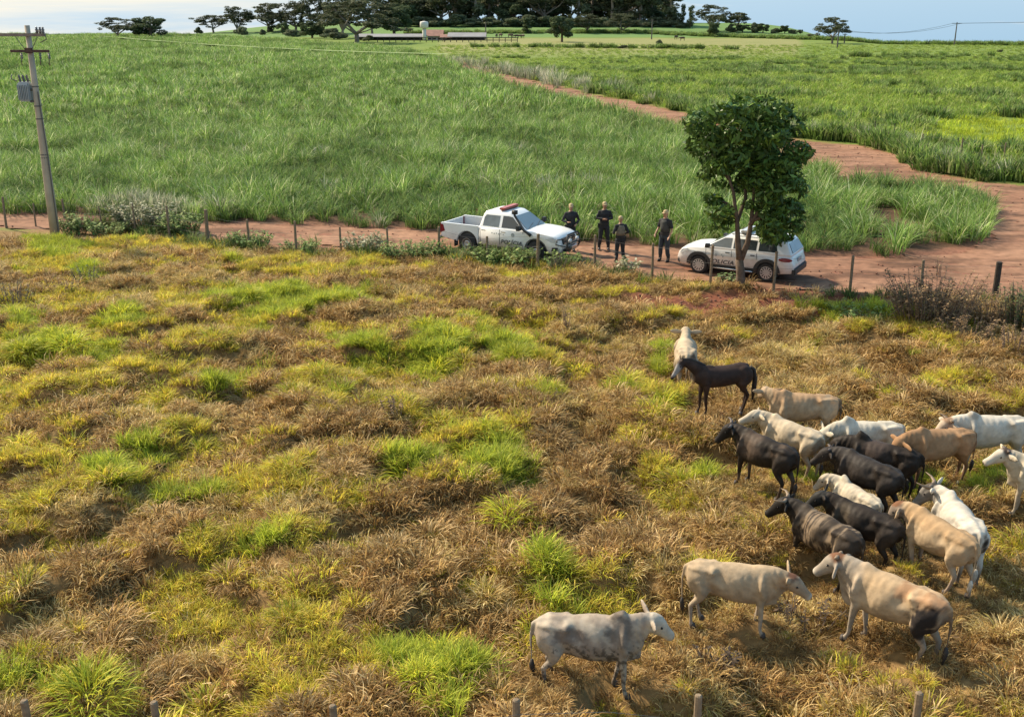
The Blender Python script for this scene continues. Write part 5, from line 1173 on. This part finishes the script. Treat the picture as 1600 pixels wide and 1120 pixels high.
    if 'back' in coat: mixc(smooth(Z + (n1 - .5) * .25, .98, 1.18) * (X < .75) * .9, coat['back'])
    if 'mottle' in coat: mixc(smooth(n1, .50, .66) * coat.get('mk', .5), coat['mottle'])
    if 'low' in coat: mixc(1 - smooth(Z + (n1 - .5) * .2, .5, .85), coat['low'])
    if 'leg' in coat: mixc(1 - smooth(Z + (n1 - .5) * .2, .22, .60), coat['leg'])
    dP = np.sqrt(((co - np.array(P + hf * .2)) ** 2).sum(1))
    if 'neck' in coat: mixc(smooth(X + (n1 - .5) * .3, .35, .62) * .9, coat['neck'])
    if 'head' in coat: mixc(1 - smooth(dP + (n1 - .5) * .15, .25, .36), coat['head'])
    dM = np.sqrt(((co - np.array(P + hf * .52)) ** 2).sum(1)); mixc(1 - smooth(dM, .03, .055), coat.get('nose', (.06, .05, .05))); 
    if 'muzzle' in coat: mixc((1 - smooth(dM, .08, .13)) * smooth(dM, .035, .055), coat['muzzle'])
    if 'poll' in coat: mixc(1 - smooth(np.sqrt(((co - np.array(P + hu * .07)) ** 2).sum(1)) + (n2 - .5) * .1, .09, .15), coat['poll'])
    for (cx, cy, cz, rx, ry, rz, col, k) in coat.get('spots', []):
        d = ((X - cx) / rx) ** 2 + ((Y - cy) / ry) ** 2 + ((Z - cz) / rz) ** 2 + (n1 - .5) * 2.2 + (n2 - .5) * 1.5 + (n3 - .5) * .8; mixc((1 - smooth(d, .35, 1.45)) * k, col)
    if 'stripes' in coat:
        w_ = fbm(X * 26 + (n1 - .5) * 5 + Z * 3, Z * 3.5 + Y * 2, 61, 3) * 2.6 - 1.3 + (n2 - .5) * .8; mixc(smooth(w_, -.15, .35) * smooth(n1, .25, .5) * (X < .62) * (Z > .62) * .85, coat['stripes'])
    if 'mud' in coat: mixc(smooth(n3 + n1 * .5 + (1.0 - Z) * .25, .90, 1.05) * smooth(1.12 - Z, 0, .3) * .8, coat['mud'])
    c = c * (1 + (n1[:, None] - .5) * .30 + (n2[:, None] - .5) * .40 + (n3[:, None] - .5) * .25) * (.80 if sum(coat['base']) > .3 else 1)
    lum = c.mean(1)[:, None]; c = (c * .84 + lum * .16) * np.array((.93, .88, .80)) * (.95 if sum(coat['base']) > .3 else 1)
    set_cols(me, c); dark = sum(coat['base']) < .2; me.materials.append(M_coatd if dark else M_coat)
    o = thing(name, label, cat, group=group)
    q = bpy.data.objects.new('body', me); COL.objects.link(q); q.parent = o
    for s_ in (-1, 1):
        k = MB(); k.ell(tuple(P + hf * .16 + hs * s_ * .114 + hu * .038), (.019, .019, .019), nu=8, nv=6); k.build('eye', M_eye, o, True)
        if horns:
            ln, upk, fw = horns[:3]; b0 = P - hf * .03 + hs * s_ * .055 + hu * .07
            k = MB(); d1 = hs * s_; k.tube([b0, b0 + d1 * ln * .45 + hu * ln * .05, b0 + d1 * ln * .8 + hu * ln * upk * .5 + hf * fw * ln * .3, b0 + d1 * ln * .9 + hu * ln * upk + hf * fw * ln], [.040, .034, .022, .004], 8)
            k.build('horn', M_horn if len(horns) < 4 else M_horn2, o, True)
    k = MB(); k.tube([tl[-1], (-.885, tailx, .40), (-.87, tailx, .30), (-.86, tailx, .18)], [(.022, .022), (.045, .042), (.04, .038), (.006, .006)], 8); k.build('tail_switch', coat.get('switch', M_hair), o, True)
    for kind, pts, rad in LG:
        x_, y_, _ = pts[-1]; k = MB(); k.tube([(x_ + .01, y_, .06), (x_ + .015, y_, .0), (x_ + .02, y_, -.02)], [(.040, .042), (.046, .052), (.046, .054)], 8); k.build('hoof', M_hoof, o, True)
    set_pose(o, hind, front, sc * .87); return o
def set_pose(o, hind, front, sc):
    a = flat(*hind); b = flat(*front); h = math.atan2(b[1] - a[1], b[0] - a[0]); X, Y = (a[0] + b[0]) / 2, (a[1] + b[1]) / 2
    o.rotation_euler = (0, 0, h); o.scale = (sc, sc * 1.13, sc); o.location = (X, Y, ground_smooth(X, Y) + .06)
CREAM = (.56, .44, .30); WHITE = (.66, .60, .50); TAN = (.50, .335, .19)
BK = (.026, .020, .017)
BLACK = dict(base=BK, mottle=(.045, .034, .03), mk=.7)
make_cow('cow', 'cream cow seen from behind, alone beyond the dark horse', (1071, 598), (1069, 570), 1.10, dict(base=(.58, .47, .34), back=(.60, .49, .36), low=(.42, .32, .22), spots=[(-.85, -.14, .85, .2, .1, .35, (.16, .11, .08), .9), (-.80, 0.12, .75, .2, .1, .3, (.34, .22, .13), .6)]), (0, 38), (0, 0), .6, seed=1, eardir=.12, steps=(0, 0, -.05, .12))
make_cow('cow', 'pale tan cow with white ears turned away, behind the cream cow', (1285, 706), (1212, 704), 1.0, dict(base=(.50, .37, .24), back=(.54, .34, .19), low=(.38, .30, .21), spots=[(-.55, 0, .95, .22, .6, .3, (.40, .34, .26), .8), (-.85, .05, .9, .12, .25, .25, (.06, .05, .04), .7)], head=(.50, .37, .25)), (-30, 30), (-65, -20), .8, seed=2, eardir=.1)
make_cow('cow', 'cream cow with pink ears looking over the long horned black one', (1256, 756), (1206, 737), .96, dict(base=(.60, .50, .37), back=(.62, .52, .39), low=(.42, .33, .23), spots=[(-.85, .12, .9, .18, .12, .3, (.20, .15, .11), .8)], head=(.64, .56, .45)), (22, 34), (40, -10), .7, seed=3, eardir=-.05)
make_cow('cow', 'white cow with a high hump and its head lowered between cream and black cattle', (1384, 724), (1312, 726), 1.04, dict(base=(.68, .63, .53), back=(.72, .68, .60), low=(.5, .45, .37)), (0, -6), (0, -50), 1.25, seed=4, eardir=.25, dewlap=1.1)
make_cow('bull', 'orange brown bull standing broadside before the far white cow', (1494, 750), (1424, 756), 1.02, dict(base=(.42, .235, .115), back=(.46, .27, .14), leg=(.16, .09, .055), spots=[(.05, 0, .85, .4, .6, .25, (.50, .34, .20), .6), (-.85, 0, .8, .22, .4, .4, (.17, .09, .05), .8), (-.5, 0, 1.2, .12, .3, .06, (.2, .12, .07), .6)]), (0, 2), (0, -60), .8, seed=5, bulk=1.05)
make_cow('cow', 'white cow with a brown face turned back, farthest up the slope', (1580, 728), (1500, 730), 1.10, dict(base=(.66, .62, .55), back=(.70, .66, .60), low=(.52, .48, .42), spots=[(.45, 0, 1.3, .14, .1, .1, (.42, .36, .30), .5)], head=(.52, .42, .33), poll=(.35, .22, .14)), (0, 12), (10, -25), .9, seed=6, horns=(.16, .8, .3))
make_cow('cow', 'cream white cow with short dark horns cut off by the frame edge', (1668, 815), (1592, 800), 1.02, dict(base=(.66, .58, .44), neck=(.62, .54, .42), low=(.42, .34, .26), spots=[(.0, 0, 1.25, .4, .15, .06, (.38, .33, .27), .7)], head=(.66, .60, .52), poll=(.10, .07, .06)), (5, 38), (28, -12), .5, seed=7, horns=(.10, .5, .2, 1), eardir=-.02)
make_cow('bull', 'black bull with long straight horns and a white marked face', (1212, 792), (1166, 772), .98, dict(base=BK, mottle=(.085, .06, .045), mk=.85, spots=[(.25, 0, 1.0, .3, .5, .25, (.10, .07, .055), .7)], head=(.018, .015, .014)), (8, 30), (35, -35), .5, seed=8, horns=(.26, .45, .1, 1), eardir=-.2)
make_cow('cow', 'glossy black cow reaching its head under the white cow', (1380, 824), (1316, 796), .96, dict(base=BK, mottle=(.04, .035, .035), mk=.6), (15, 12), (30, -28), .5, seed=9, horns=(.12, .6, .2, 1), eardir=-.1)
make_cow('bull', 'black bull with a tall hump, its head hidden behind the glossy black cow', (1404, 766), (1340, 752), 1.02, dict(base=BK, spots=[(.2, 0, 1.15, .4, .4, .2, (.075, .055, .05), .8)]), (0, 5), (0, -55), 1.45, seed=10, bulk=1.1)
make_cow('calf', 'small white humped calf surrounded by black cattle', (1350, 836), (1314, 814), .80, dict(base=(.66, .58, .46), back=(.70, .62, .50), spots=[(-.85, -.10, .9, .12, .08, .2, (.10, .08, .07), .9), (-.85, .10, .9, .12, .08, .2, (.10, .08, .07), .9)], head=(.62, .53, .42)), (30, 28), (30, -38), 1.3, seed=11, eardir=-.45)
make_cow('bull', 'white bull with a dark grey horned face, rump to the camera', (1510, 896), (1472, 850), 1.05, dict(base=(.66, .62, .56), back=(.70, .66, .60), leg=(.25, .22, .19), spots=[(-.85, .13, .86, .16, .08, .3, (.04, .035, .035), 1), (-.85, -.13, .86, .16, .08, .3, (.05, .045, .04), 1), (-.55, .2, .75, .3, .15, .15, (.3, .28, .26), .7)], head=(.30, .28, .27), poll=(.10, .09, .08), muzzle=(.55, .5, .45), switch=M_hairl), (28, 30), (42, -42), .9, seed=12, horns=(.26, .9, .1), eardir=.15)
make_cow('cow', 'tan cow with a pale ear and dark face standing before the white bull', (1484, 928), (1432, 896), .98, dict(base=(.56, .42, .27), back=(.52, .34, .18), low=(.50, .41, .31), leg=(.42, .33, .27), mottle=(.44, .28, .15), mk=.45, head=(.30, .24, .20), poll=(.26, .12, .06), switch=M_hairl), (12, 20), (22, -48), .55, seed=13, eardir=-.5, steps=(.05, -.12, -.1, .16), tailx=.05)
make_cow('cow', 'sooty black cow between the brindled bull and the tan cow', (1376, 884), (1310, 858), .96, dict(base=BK, mottle=(.05, .04, .035), mk=.7, spots=[(.35, 0, 1.05, .2, .5, .2, (.11, .085, .06), .6)], head=(.03, .03, .03)), (10, 30), (25, -30), .3, seed=14, eardir=.2, belly=1.05)
make_cow('bull', 'brindled dark bull with curved horns and streaked sides', (1318, 904), (1250, 866), 1.02, dict(base=(.05, .038, .03), stripes=(.26, .19, .125), neck=(.022, .018, .016), head=(.02, .017, .016), leg=(.02, .017, .016)), (14, 28), (28, -30), .45, seed=15, horns=(.24, .7, .35), eardir=-.15, belly=1.05)
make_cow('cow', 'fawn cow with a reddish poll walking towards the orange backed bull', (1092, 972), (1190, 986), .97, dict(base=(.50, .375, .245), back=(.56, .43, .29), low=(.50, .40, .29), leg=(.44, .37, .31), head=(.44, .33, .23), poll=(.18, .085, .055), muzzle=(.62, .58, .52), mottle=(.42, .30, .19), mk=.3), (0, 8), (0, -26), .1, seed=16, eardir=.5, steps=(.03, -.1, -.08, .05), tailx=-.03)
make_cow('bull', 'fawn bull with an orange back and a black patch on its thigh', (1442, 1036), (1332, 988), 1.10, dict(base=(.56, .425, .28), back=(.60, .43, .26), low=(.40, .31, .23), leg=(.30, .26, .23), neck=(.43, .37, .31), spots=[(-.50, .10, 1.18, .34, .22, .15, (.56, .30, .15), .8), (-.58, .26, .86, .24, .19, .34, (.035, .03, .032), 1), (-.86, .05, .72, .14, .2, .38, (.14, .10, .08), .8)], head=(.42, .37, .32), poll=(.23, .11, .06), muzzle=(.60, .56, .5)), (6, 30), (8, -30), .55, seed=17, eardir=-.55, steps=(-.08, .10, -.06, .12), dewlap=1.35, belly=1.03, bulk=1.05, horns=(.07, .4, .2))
make_cow('cow', 'mud stained white cow nearest the camera with grey shoulders', (868, 1076), (972, 1082), 1.03, dict(base=(.48, .41, .345), back=(.54, .47, .39), mottle=(.33, .27, .23), mk=.7, head=(.60, .54, .46), spots=[(.42, 0, 1.18, .22, .4, .26, (.17, .14, .125), .85), (-.35, -.25, 1.08, .22, .2, .14, (.17, .13, .12), .75), (.1, -.3, .9, .35, .2, .15, (.30, .24, .21), .7), (.5, -.2, .9, .2, .2, .22, (.30, .25, .22), .6)], mud=(.06, .048, .04)), (14, 26), (8, -32), 1.0, seed=18, eardir=.18, steps=(.04, -.14, -.04, .05), belly=1.02)

# the horse
def make_horse():
    m = MB()
    m.tube([(-.80, 0, 1.10), (-.72, 0, 1.10), (-.58, 0, 1.09), (-.3, 0, 1.06), (0, 0, 1.03), (.30, 0, 1.03), (.50, 0, 1.07), (.66, 0, 1.06), (.76, 0, 1.04)], [(.08, .10), (.17, .18), (.235, .25), (.245, .265), (.26, .275), (.245, .285), (.20, .27), (.15, .21), (.08, .12)], 20)
    for s_ in (-1, 1): m.ell((-.55, s_ * .13, 1.05), (.26, .14, .28)); m.ell((.46, s_ * .13, 1.02), (.17, .10, .26))
    m.ell((.40, 0, 1.31), (.2, .06, .05)); m.ell((-.5, 0, 1.30), (.25, .12, .06))
    P = Vector((1.10, .02, 1.50)); B = Vector((.52, 0, 1.16)); m.tube([(.40, 0, 1.12), B, B.lerp(P, .35) + Vector((0, 0, .02)), B.lerp(P, .7) + Vector((0, 0, .04)), P], [(.13, .24), (.115, .21), (.09, .165), (.07, .125), (.06, .095)], 14)
    hf, hs, hu = frame(R(14), R(-52)); hd = [(-.05, .05, .06), (.03, .078, .105), (.14, .078, .115), (.26, .06, .085), (.38, .048, .062), (.48, .052, .058), (.53, .035, .04)]
    m.tube([P + hf * t for t, a, c in hd], [(a, c) for t, a, c in hd], 14)
    for s_ in (-1, 1): e0 = P - hf * .03 + hs * s_ * .05 + hu * .05; m.tube([e0, e0 + hu * .07 - hf * .06 + hs * s_ * .01, e0 + hu * .10 - hf * .11], [(.022, .02), (.03, .022), (.006, .006)], 8)
    ls = []
    for s_, st in ((-1, .02), (1, -.06)): ls.append(([(.46, s_ * .14, .95), (.46, s_ * .145, .80), (.49 + st * .4, s_ * .13, .50), (.48 + st, s_ * .12, .18), (.52 + st, s_ * .12, .08), (.54 + st, s_ * .12, 0)], [.11, .085, .052, .035, .036, .05]))
    for s_, st in ((-1, -.05), (1, .08)): ls.append(([(-.56, s_ * .14, 1.0), (-.50, s_ * .16, .86), (-.58 + st * .4, s_ * .145, .70), (-.74 + st * .6, s_ * .13, .52), (-.68 + st, s_ * .12, .18), (-.64 + st, s_ * .12, .08), (-.62 + st, s_ * .12, 0)], [.15, .14, .09, .052, .036, .037, .05]))
    for p, r_ in ls: m.tube(p, r_, 10)
    me, co = remesh(m, .0215, 'horse_body'); X, Y, Z = co[:, 0], co[:, 1], co[:, 2]; n1 = lump(X * 3, Y * 3, Z * 3, 4)
    c = np.ones((len(co), 3)) * np.array((.034, .021, .017)); k = smooth(n1, .45, .65)[:, None] * .5; c = c * (1 - k) + np.array((.06, .036, .028)) * k
    d = ((co - np.array(P + hf * .28 + hu * .07)) ** 2).sum(1) ** .5; k = (1 - smooth(d + (n1 - .5) * .1, .10, .22))[:, None] * .8; c = c * (1 - k) + np.array((.32, .30, .29)) * k
    set_cols(me, c); me.materials.append(M_coatd)
    o = thing('horse', 'dark brown horse with a pale grey face standing behind the herd', 'horse'); q = bpy.data.objects.new('body', me); COL.objects.link(q); q.parent = o
    k = MB(); k.tube([(-.78, 0, 1.24), (-.88, 0, 1.16), (-.93, 0, .9), (-.92, 0, .6), (-.9, 0, .32)], [(.035, .035), (.05, .045), (.075, .06), (.075, .06), (.02, .02)], 10); k.build('tail', M_hair, o, True)
    k = MB(); k.tube([P + Vector((.02, 0, .08)), B.lerp(P, .7) + Vector((-.05, 0, .15)), B.lerp(P, .35) + Vector((-.08, 0, .16)), (.46, 0, 1.36)], [(.02, .03), (.03, .05), (.03, .05), (.012, .02)], 8); k.build('mane', M_hair, o, True)
    for s_ in (-1, 1): k = MB(); k.ell(tuple(P + hf * .13 + hs * s_ * .074 + hu * .03), (.018,) * 3, nu=8, nv=6); k.build('eye', M_eye, o, True)
    for p, r_ in ls: x_, y_, _ = p[-1]; k = MB(); k.tube([(x_ - .01, y_, .07), (x_ + .01, y_, 0), (x_ + .015, y_, -.02)], [.045, .058, .06], 8); k.build('hoof', M_hoof, o, True)
    set_pose(o, (1152, 666), (1092, 671), .86)
make_horse()

# distant grazing cattle, a few pixels each
mm = MB()
mm.tube([(-.8, 0, 1.0), (-.5, 0, 1.0), (.5, 0, .95), (.75, 0, 1.0), (1.05, 0, .95), (1.35, 0, .7)], [(.1, .15), (.25, .3), (.27, .34), (.17, .25), (.1, .13), (.05, .06)], 10)
for xx in (-.6, .5):
    for s_ in (-1, 1): mm.tube([(xx, s_ * .15, .8), (xx, s_ * .15, 0)], [.09, .04], 6)
fc = mm.build('distant_cow', mat_basic('distant_coat', (.07, .045, .035), .7, 0, .2, 2), None, True); first = True
for i, (px, py) in enumerate([(776, 60), (782, 59.5), (797, 60), (801, 59.5), (807, 61), (812, 61), (817, 60.5), (694, 66), (1056, 63), (1066, 65)]):
    q = fc if first else fc.copy()
    if not first: COL.objects.link(q)
    first = False; x, y, z = G(px, py); q.location = (x, y, z + .1); q.rotation_euler = (0, 0, random.uniform(0, 6.28)); q.scale = (.85,) * 3
    tag(q, 'tiny dark cow grazing in the far pasture near the farm sheds', 'cow', 'distant grazing cattle')

# ---------------------------------------------------------------- people
M_skin = mat_basic('skin', (.36, .20, .13), .55, 0, .08, 12); M_unif = mat_basic('black_uniform', (.020, .021, .024), .85, 0, .25, 9, .3); M_navy = mat_basic('navy_trousers', (.028, .036, .046), .85, 0, .2, 9, .3)
M_boot = mat_basic('black_boot', (.016, .014, .013), .5, 0, .2, 9); M_cap = mat_basic('tan_cap', (.42, .32, .18), .85, 0, .15, 12); M_vest = mat_basic('olive_vest', (.16, .14, .105), .9, 0, .25, 10, .3); M_vestd = mat_basic('dark_vest', (.05, .052, .05), .9, 0, .25, 10, .3)
def person(label, px, py, heading, hgt, arms, feet, headyaw=0, sleeves='long', trouser=None, vest=None, vest_side=1, cap=True, lean=0):
    x, y = flat(px, py); o = thing('person', label, 'person', (x, y, ground_smooth(x, y) + .0), heading, 'police officers beside the vehicles', hgt / 1.80)
    m = MB(); skin = MB(); hz_ = 1.62
    m.tube([(0, 0, .86), (0, 0, 1.0), (.0, 0, 1.18), (.01, 0, 1.36), (0, 0, 1.47), (0, 0, 1.54), (.01, 0, 1.60)], [(.15, .11), (.155, .11), (.15, .105), (.185, .115), (.14, .09), (.06, .06), (.055, .058)], 14)
    hf, hs, hu = frame(R(headyaw), 0); Hc = Vector((.015, 0, 1.675)); M_ = Matrix.Translation(Hc) @ Matrix.Rotation(R(headyaw), 4, 'Z')
    m.ell((0, 0, 0), (.098, .078, .125), M_); m.ell((.02, 0, -.06), (.072, .062, .065), M_); m.ell((.10, 0, -.015), (.022, .016, .028), M_)
    for s_ in (-1, 1): m.ell((0, s_ * .08, -.01), (.018, .014, .032), M_)
    hips = [(0, -.095, .90), (0, .095, .90)]; lg = []
    for i, s_ in enumerate((-1, 1)):
        fx_, fy_ = feet[i]; kn = (fx_ * .55 + .03, s_ * .10 + (fy_ - s_ * .1) * .5, .49); an = (fx_ - .02, fy_, .09); lg.append((hips[i], kn, an, (fx_ + .05, fy_, .035), (fx_ + .17, fy_, .025)))
        m.tube([hips[i], kn, ((kn[0] + an[0]) / 2 - .01, (kn[1] + an[1]) / 2, .30), an], [.085, .056, .052, .036], 10); m.tube([an, (fx_ + .06, fy_, .04), (fx_ + .18, fy_, .03)], [.04, .045, .03], 8)
    for i, s_ in enumerate((-1, 1)):
        el, wr, hd_ = [Vector(v) for v in arms[i]]; sh = Vector((0, s_ * .19, 1.42)); m.tube([(0, s_ * .10, 1.42), sh, sh.lerp(el, .5), el, el.lerp(wr, .4), wr], [.05, .058, .047, .038, .036, .026], 10)
        dv = (hd_ - wr).normalized(); m.tube([wr, wr + dv * .05, wr + dv * .09], [(.026, .02), (.040, .02), (.036, .016)], 8)
        sd = dv.cross(Vector((0, 0, 1))); sd = sd.normalized() if sd.length > .1 else Vector((1, 0, 0)); pn = sd.cross(dv)
        for f in range(4): b0 = wr + dv * .085 + sd * (.024 - .016 * f); ll = (.065, .075, .07, .055)[f]; m.tube([b0, b0 + dv * ll * .5 + pn * .004, b0 + dv * ll * .85 - pn * .02], [.0095, .009, .007], 6)
        b0 = wr + dv * .03 + sd * .028; m.tube([b0, b0 + dv * .03 + sd * .025, b0 + dv * .06 + sd * .03], [.012, .011, .008], 6)
    me, co = remesh(m, .0125, 'person_body', 2); me.materials.append(M_skin); q = bpy.data.objects.new('body', me); COL.objects.link(q); q.parent = o
    # shirt
    m = MB(); m.tube([(0, 0, .92), (0, 0, 1.02), (0, 0, 1.20), (.01, 0, 1.36), (0, 0, 1.47), (0, 0, 1.52)], [(.178, .135), (.178, .132), (.178, .128), (.212, .140), (.165, .105), (.075, .072)], 14)
    for i, s_ in enumerate((-1, 1)):
        el, wr, hd_ = [Vector(v) for v in arms[i]]; sh = Vector((0, s_ * .19, 1.42)); P_ = [(0, s_ * .10, 1.43), sh, sh.lerp(el, .5)]; r_ = [.07, .078, .066]
        if sleeves == 'long': P_ += [el, el.lerp(wr, .5), el.lerp(wr, .93)]; r_ += [.056, .050, .038]
        else: P_ += [sh.lerp(el, .85)]; r_ += [.066]
        m.tube(P_, r_, 10)
    me, co = remesh(m, .0145, 'shirt', 2); me.materials.append(M_unif); q = bpy.data.objects.new('shirt', me); COL.objects.link(q); q.parent = o
    m = MB(); m.tube([(0, 0, .82), (0, 0, .92), (0, 0, 1.0)], [(.165, .125), (.178, .132), (.172, .126)], 14)
    for (h, kn, an, a2, a3) in lg: m.tube([h, ((h[0] + kn[0]) / 2, (h[1] + kn[1]) / 2, .69), kn, ((kn[0] + an[0]) / 2, (kn[1] + an[1]) / 2, .28), (an[0], an[1], .20)], [.105, .098, .080, .076, .066], 10)
    me, co = remesh(m, .0145, 'trousers', 2); me.materials.append(trouser or M_unif); q = bpy.data.objects.new('trousers', me); COL.objects.link(q); q.parent = o
    for (h, kn, an, a2, a3) in lg: k = MB(); k.tube([(an[0], an[1], .27), (an[0], an[1], .12), (an[0] + .02, an[1], .05), (a2[0] + .02, a2[1], .045), (a3[0], a3[1], .04)], [(.066, .066), (.056, .06), (.06, .055), (.055, .045), (.035, .03)], 10); k.build('boot', M_boot, o, True)
    k = MB(); k.lathe([(.001, 0), (.184, 0), (.184, .05), (.001, .05)], 18, Matrix.Translation((0, 0, .965)) @ Matrix.Diagonal((.74, 1, 1, 1))); k.build('belt', M_boot, o)
    k = MB(); k.box((.0, -.205, .92), (.09, .06, .18)); k.build('holster', M_boot, o, bevel=.015)
    if vest: k = MB(); k.tube([(0, 0, 1.06), (0, 0, 1.2), (.005, 0, 1.36), (0, 0, 1.46)], [(.182, .142), (.184, .140), (.19, .150), (.14, .118)], 14); k.build('vest', vest, o, True)
    if cap:
        k = MB(); k.ell((-.006, 0, .055), (.106, .09, .085), M_); k.tube([(.04, 0, .045), (.12, 0, .035), (.155, 0, .025)], [(.075, .012), (.07, .010), (.04, .006)], 10, M_); k.build('cap', M_cap, o, True)
    for s_ in (-1, 1): k = MB(); k.ell((.082, s_ * .032, .012), (.014, .013, .009), M_, 8, 6); k.build('eye', M_eye, o, True)
    k = MB(); k.box((.093, 0, -.065), (.008, .045, .010), M_); k.build('mouth', mat_basic('lips', (.25, .10, .08), .5), o)
    return o
person('officer in black with hands before the belly, standing behind the pickup bonnet', 891, 392, R(-80), 1.86, [((-.02, -.30, 1.17), (.20, -.16, 1.14), (.28, -.08, 1.15)), ((-.04, .31, 1.17), (.14, .18, 1.04), (.22, .12, 1.0))], [(0, -.12), (0, .12)], -10)
person('officer in black with folded arms standing at the edge of the cane', 943, 391, R(-92), 1.88, [((.04, -.28, 1.20), (.20, -.05, 1.20), (.20, .06, 1.22)), ((.04, .28, 1.20), (.19, .06, 1.17), (.18, -.05, 1.16))], [(0, -.17), (.02, .17)], 12)
person('officer seen from behind wearing an olive vest over black clothing', 968, 409, R(105), 1.72, [((-.06, -.29, 1.17), (.16, -.2, 1.08), (.24, -.12, 1.08)), ((-.04, .29, 1.17), (.18, .2, 1.10), (.26, .12, 1.10))], [(-.02, -.14), (-.05, .16)], -30, vest=M_vest)
person('officer in short sleeves and navy trousers standing nearest the white wagon', 1037, 409, R(-128), 1.92, [((-.02, -.27, 1.15), (.16, -.29, .96), (.22, -.26, .90)), ((.0, .27, 1.14), (.14, .26, .92), (.20, .24, .84))], [(.0, -.16), (.02, .17)], -10, 'short', M_navy, M_vestd)
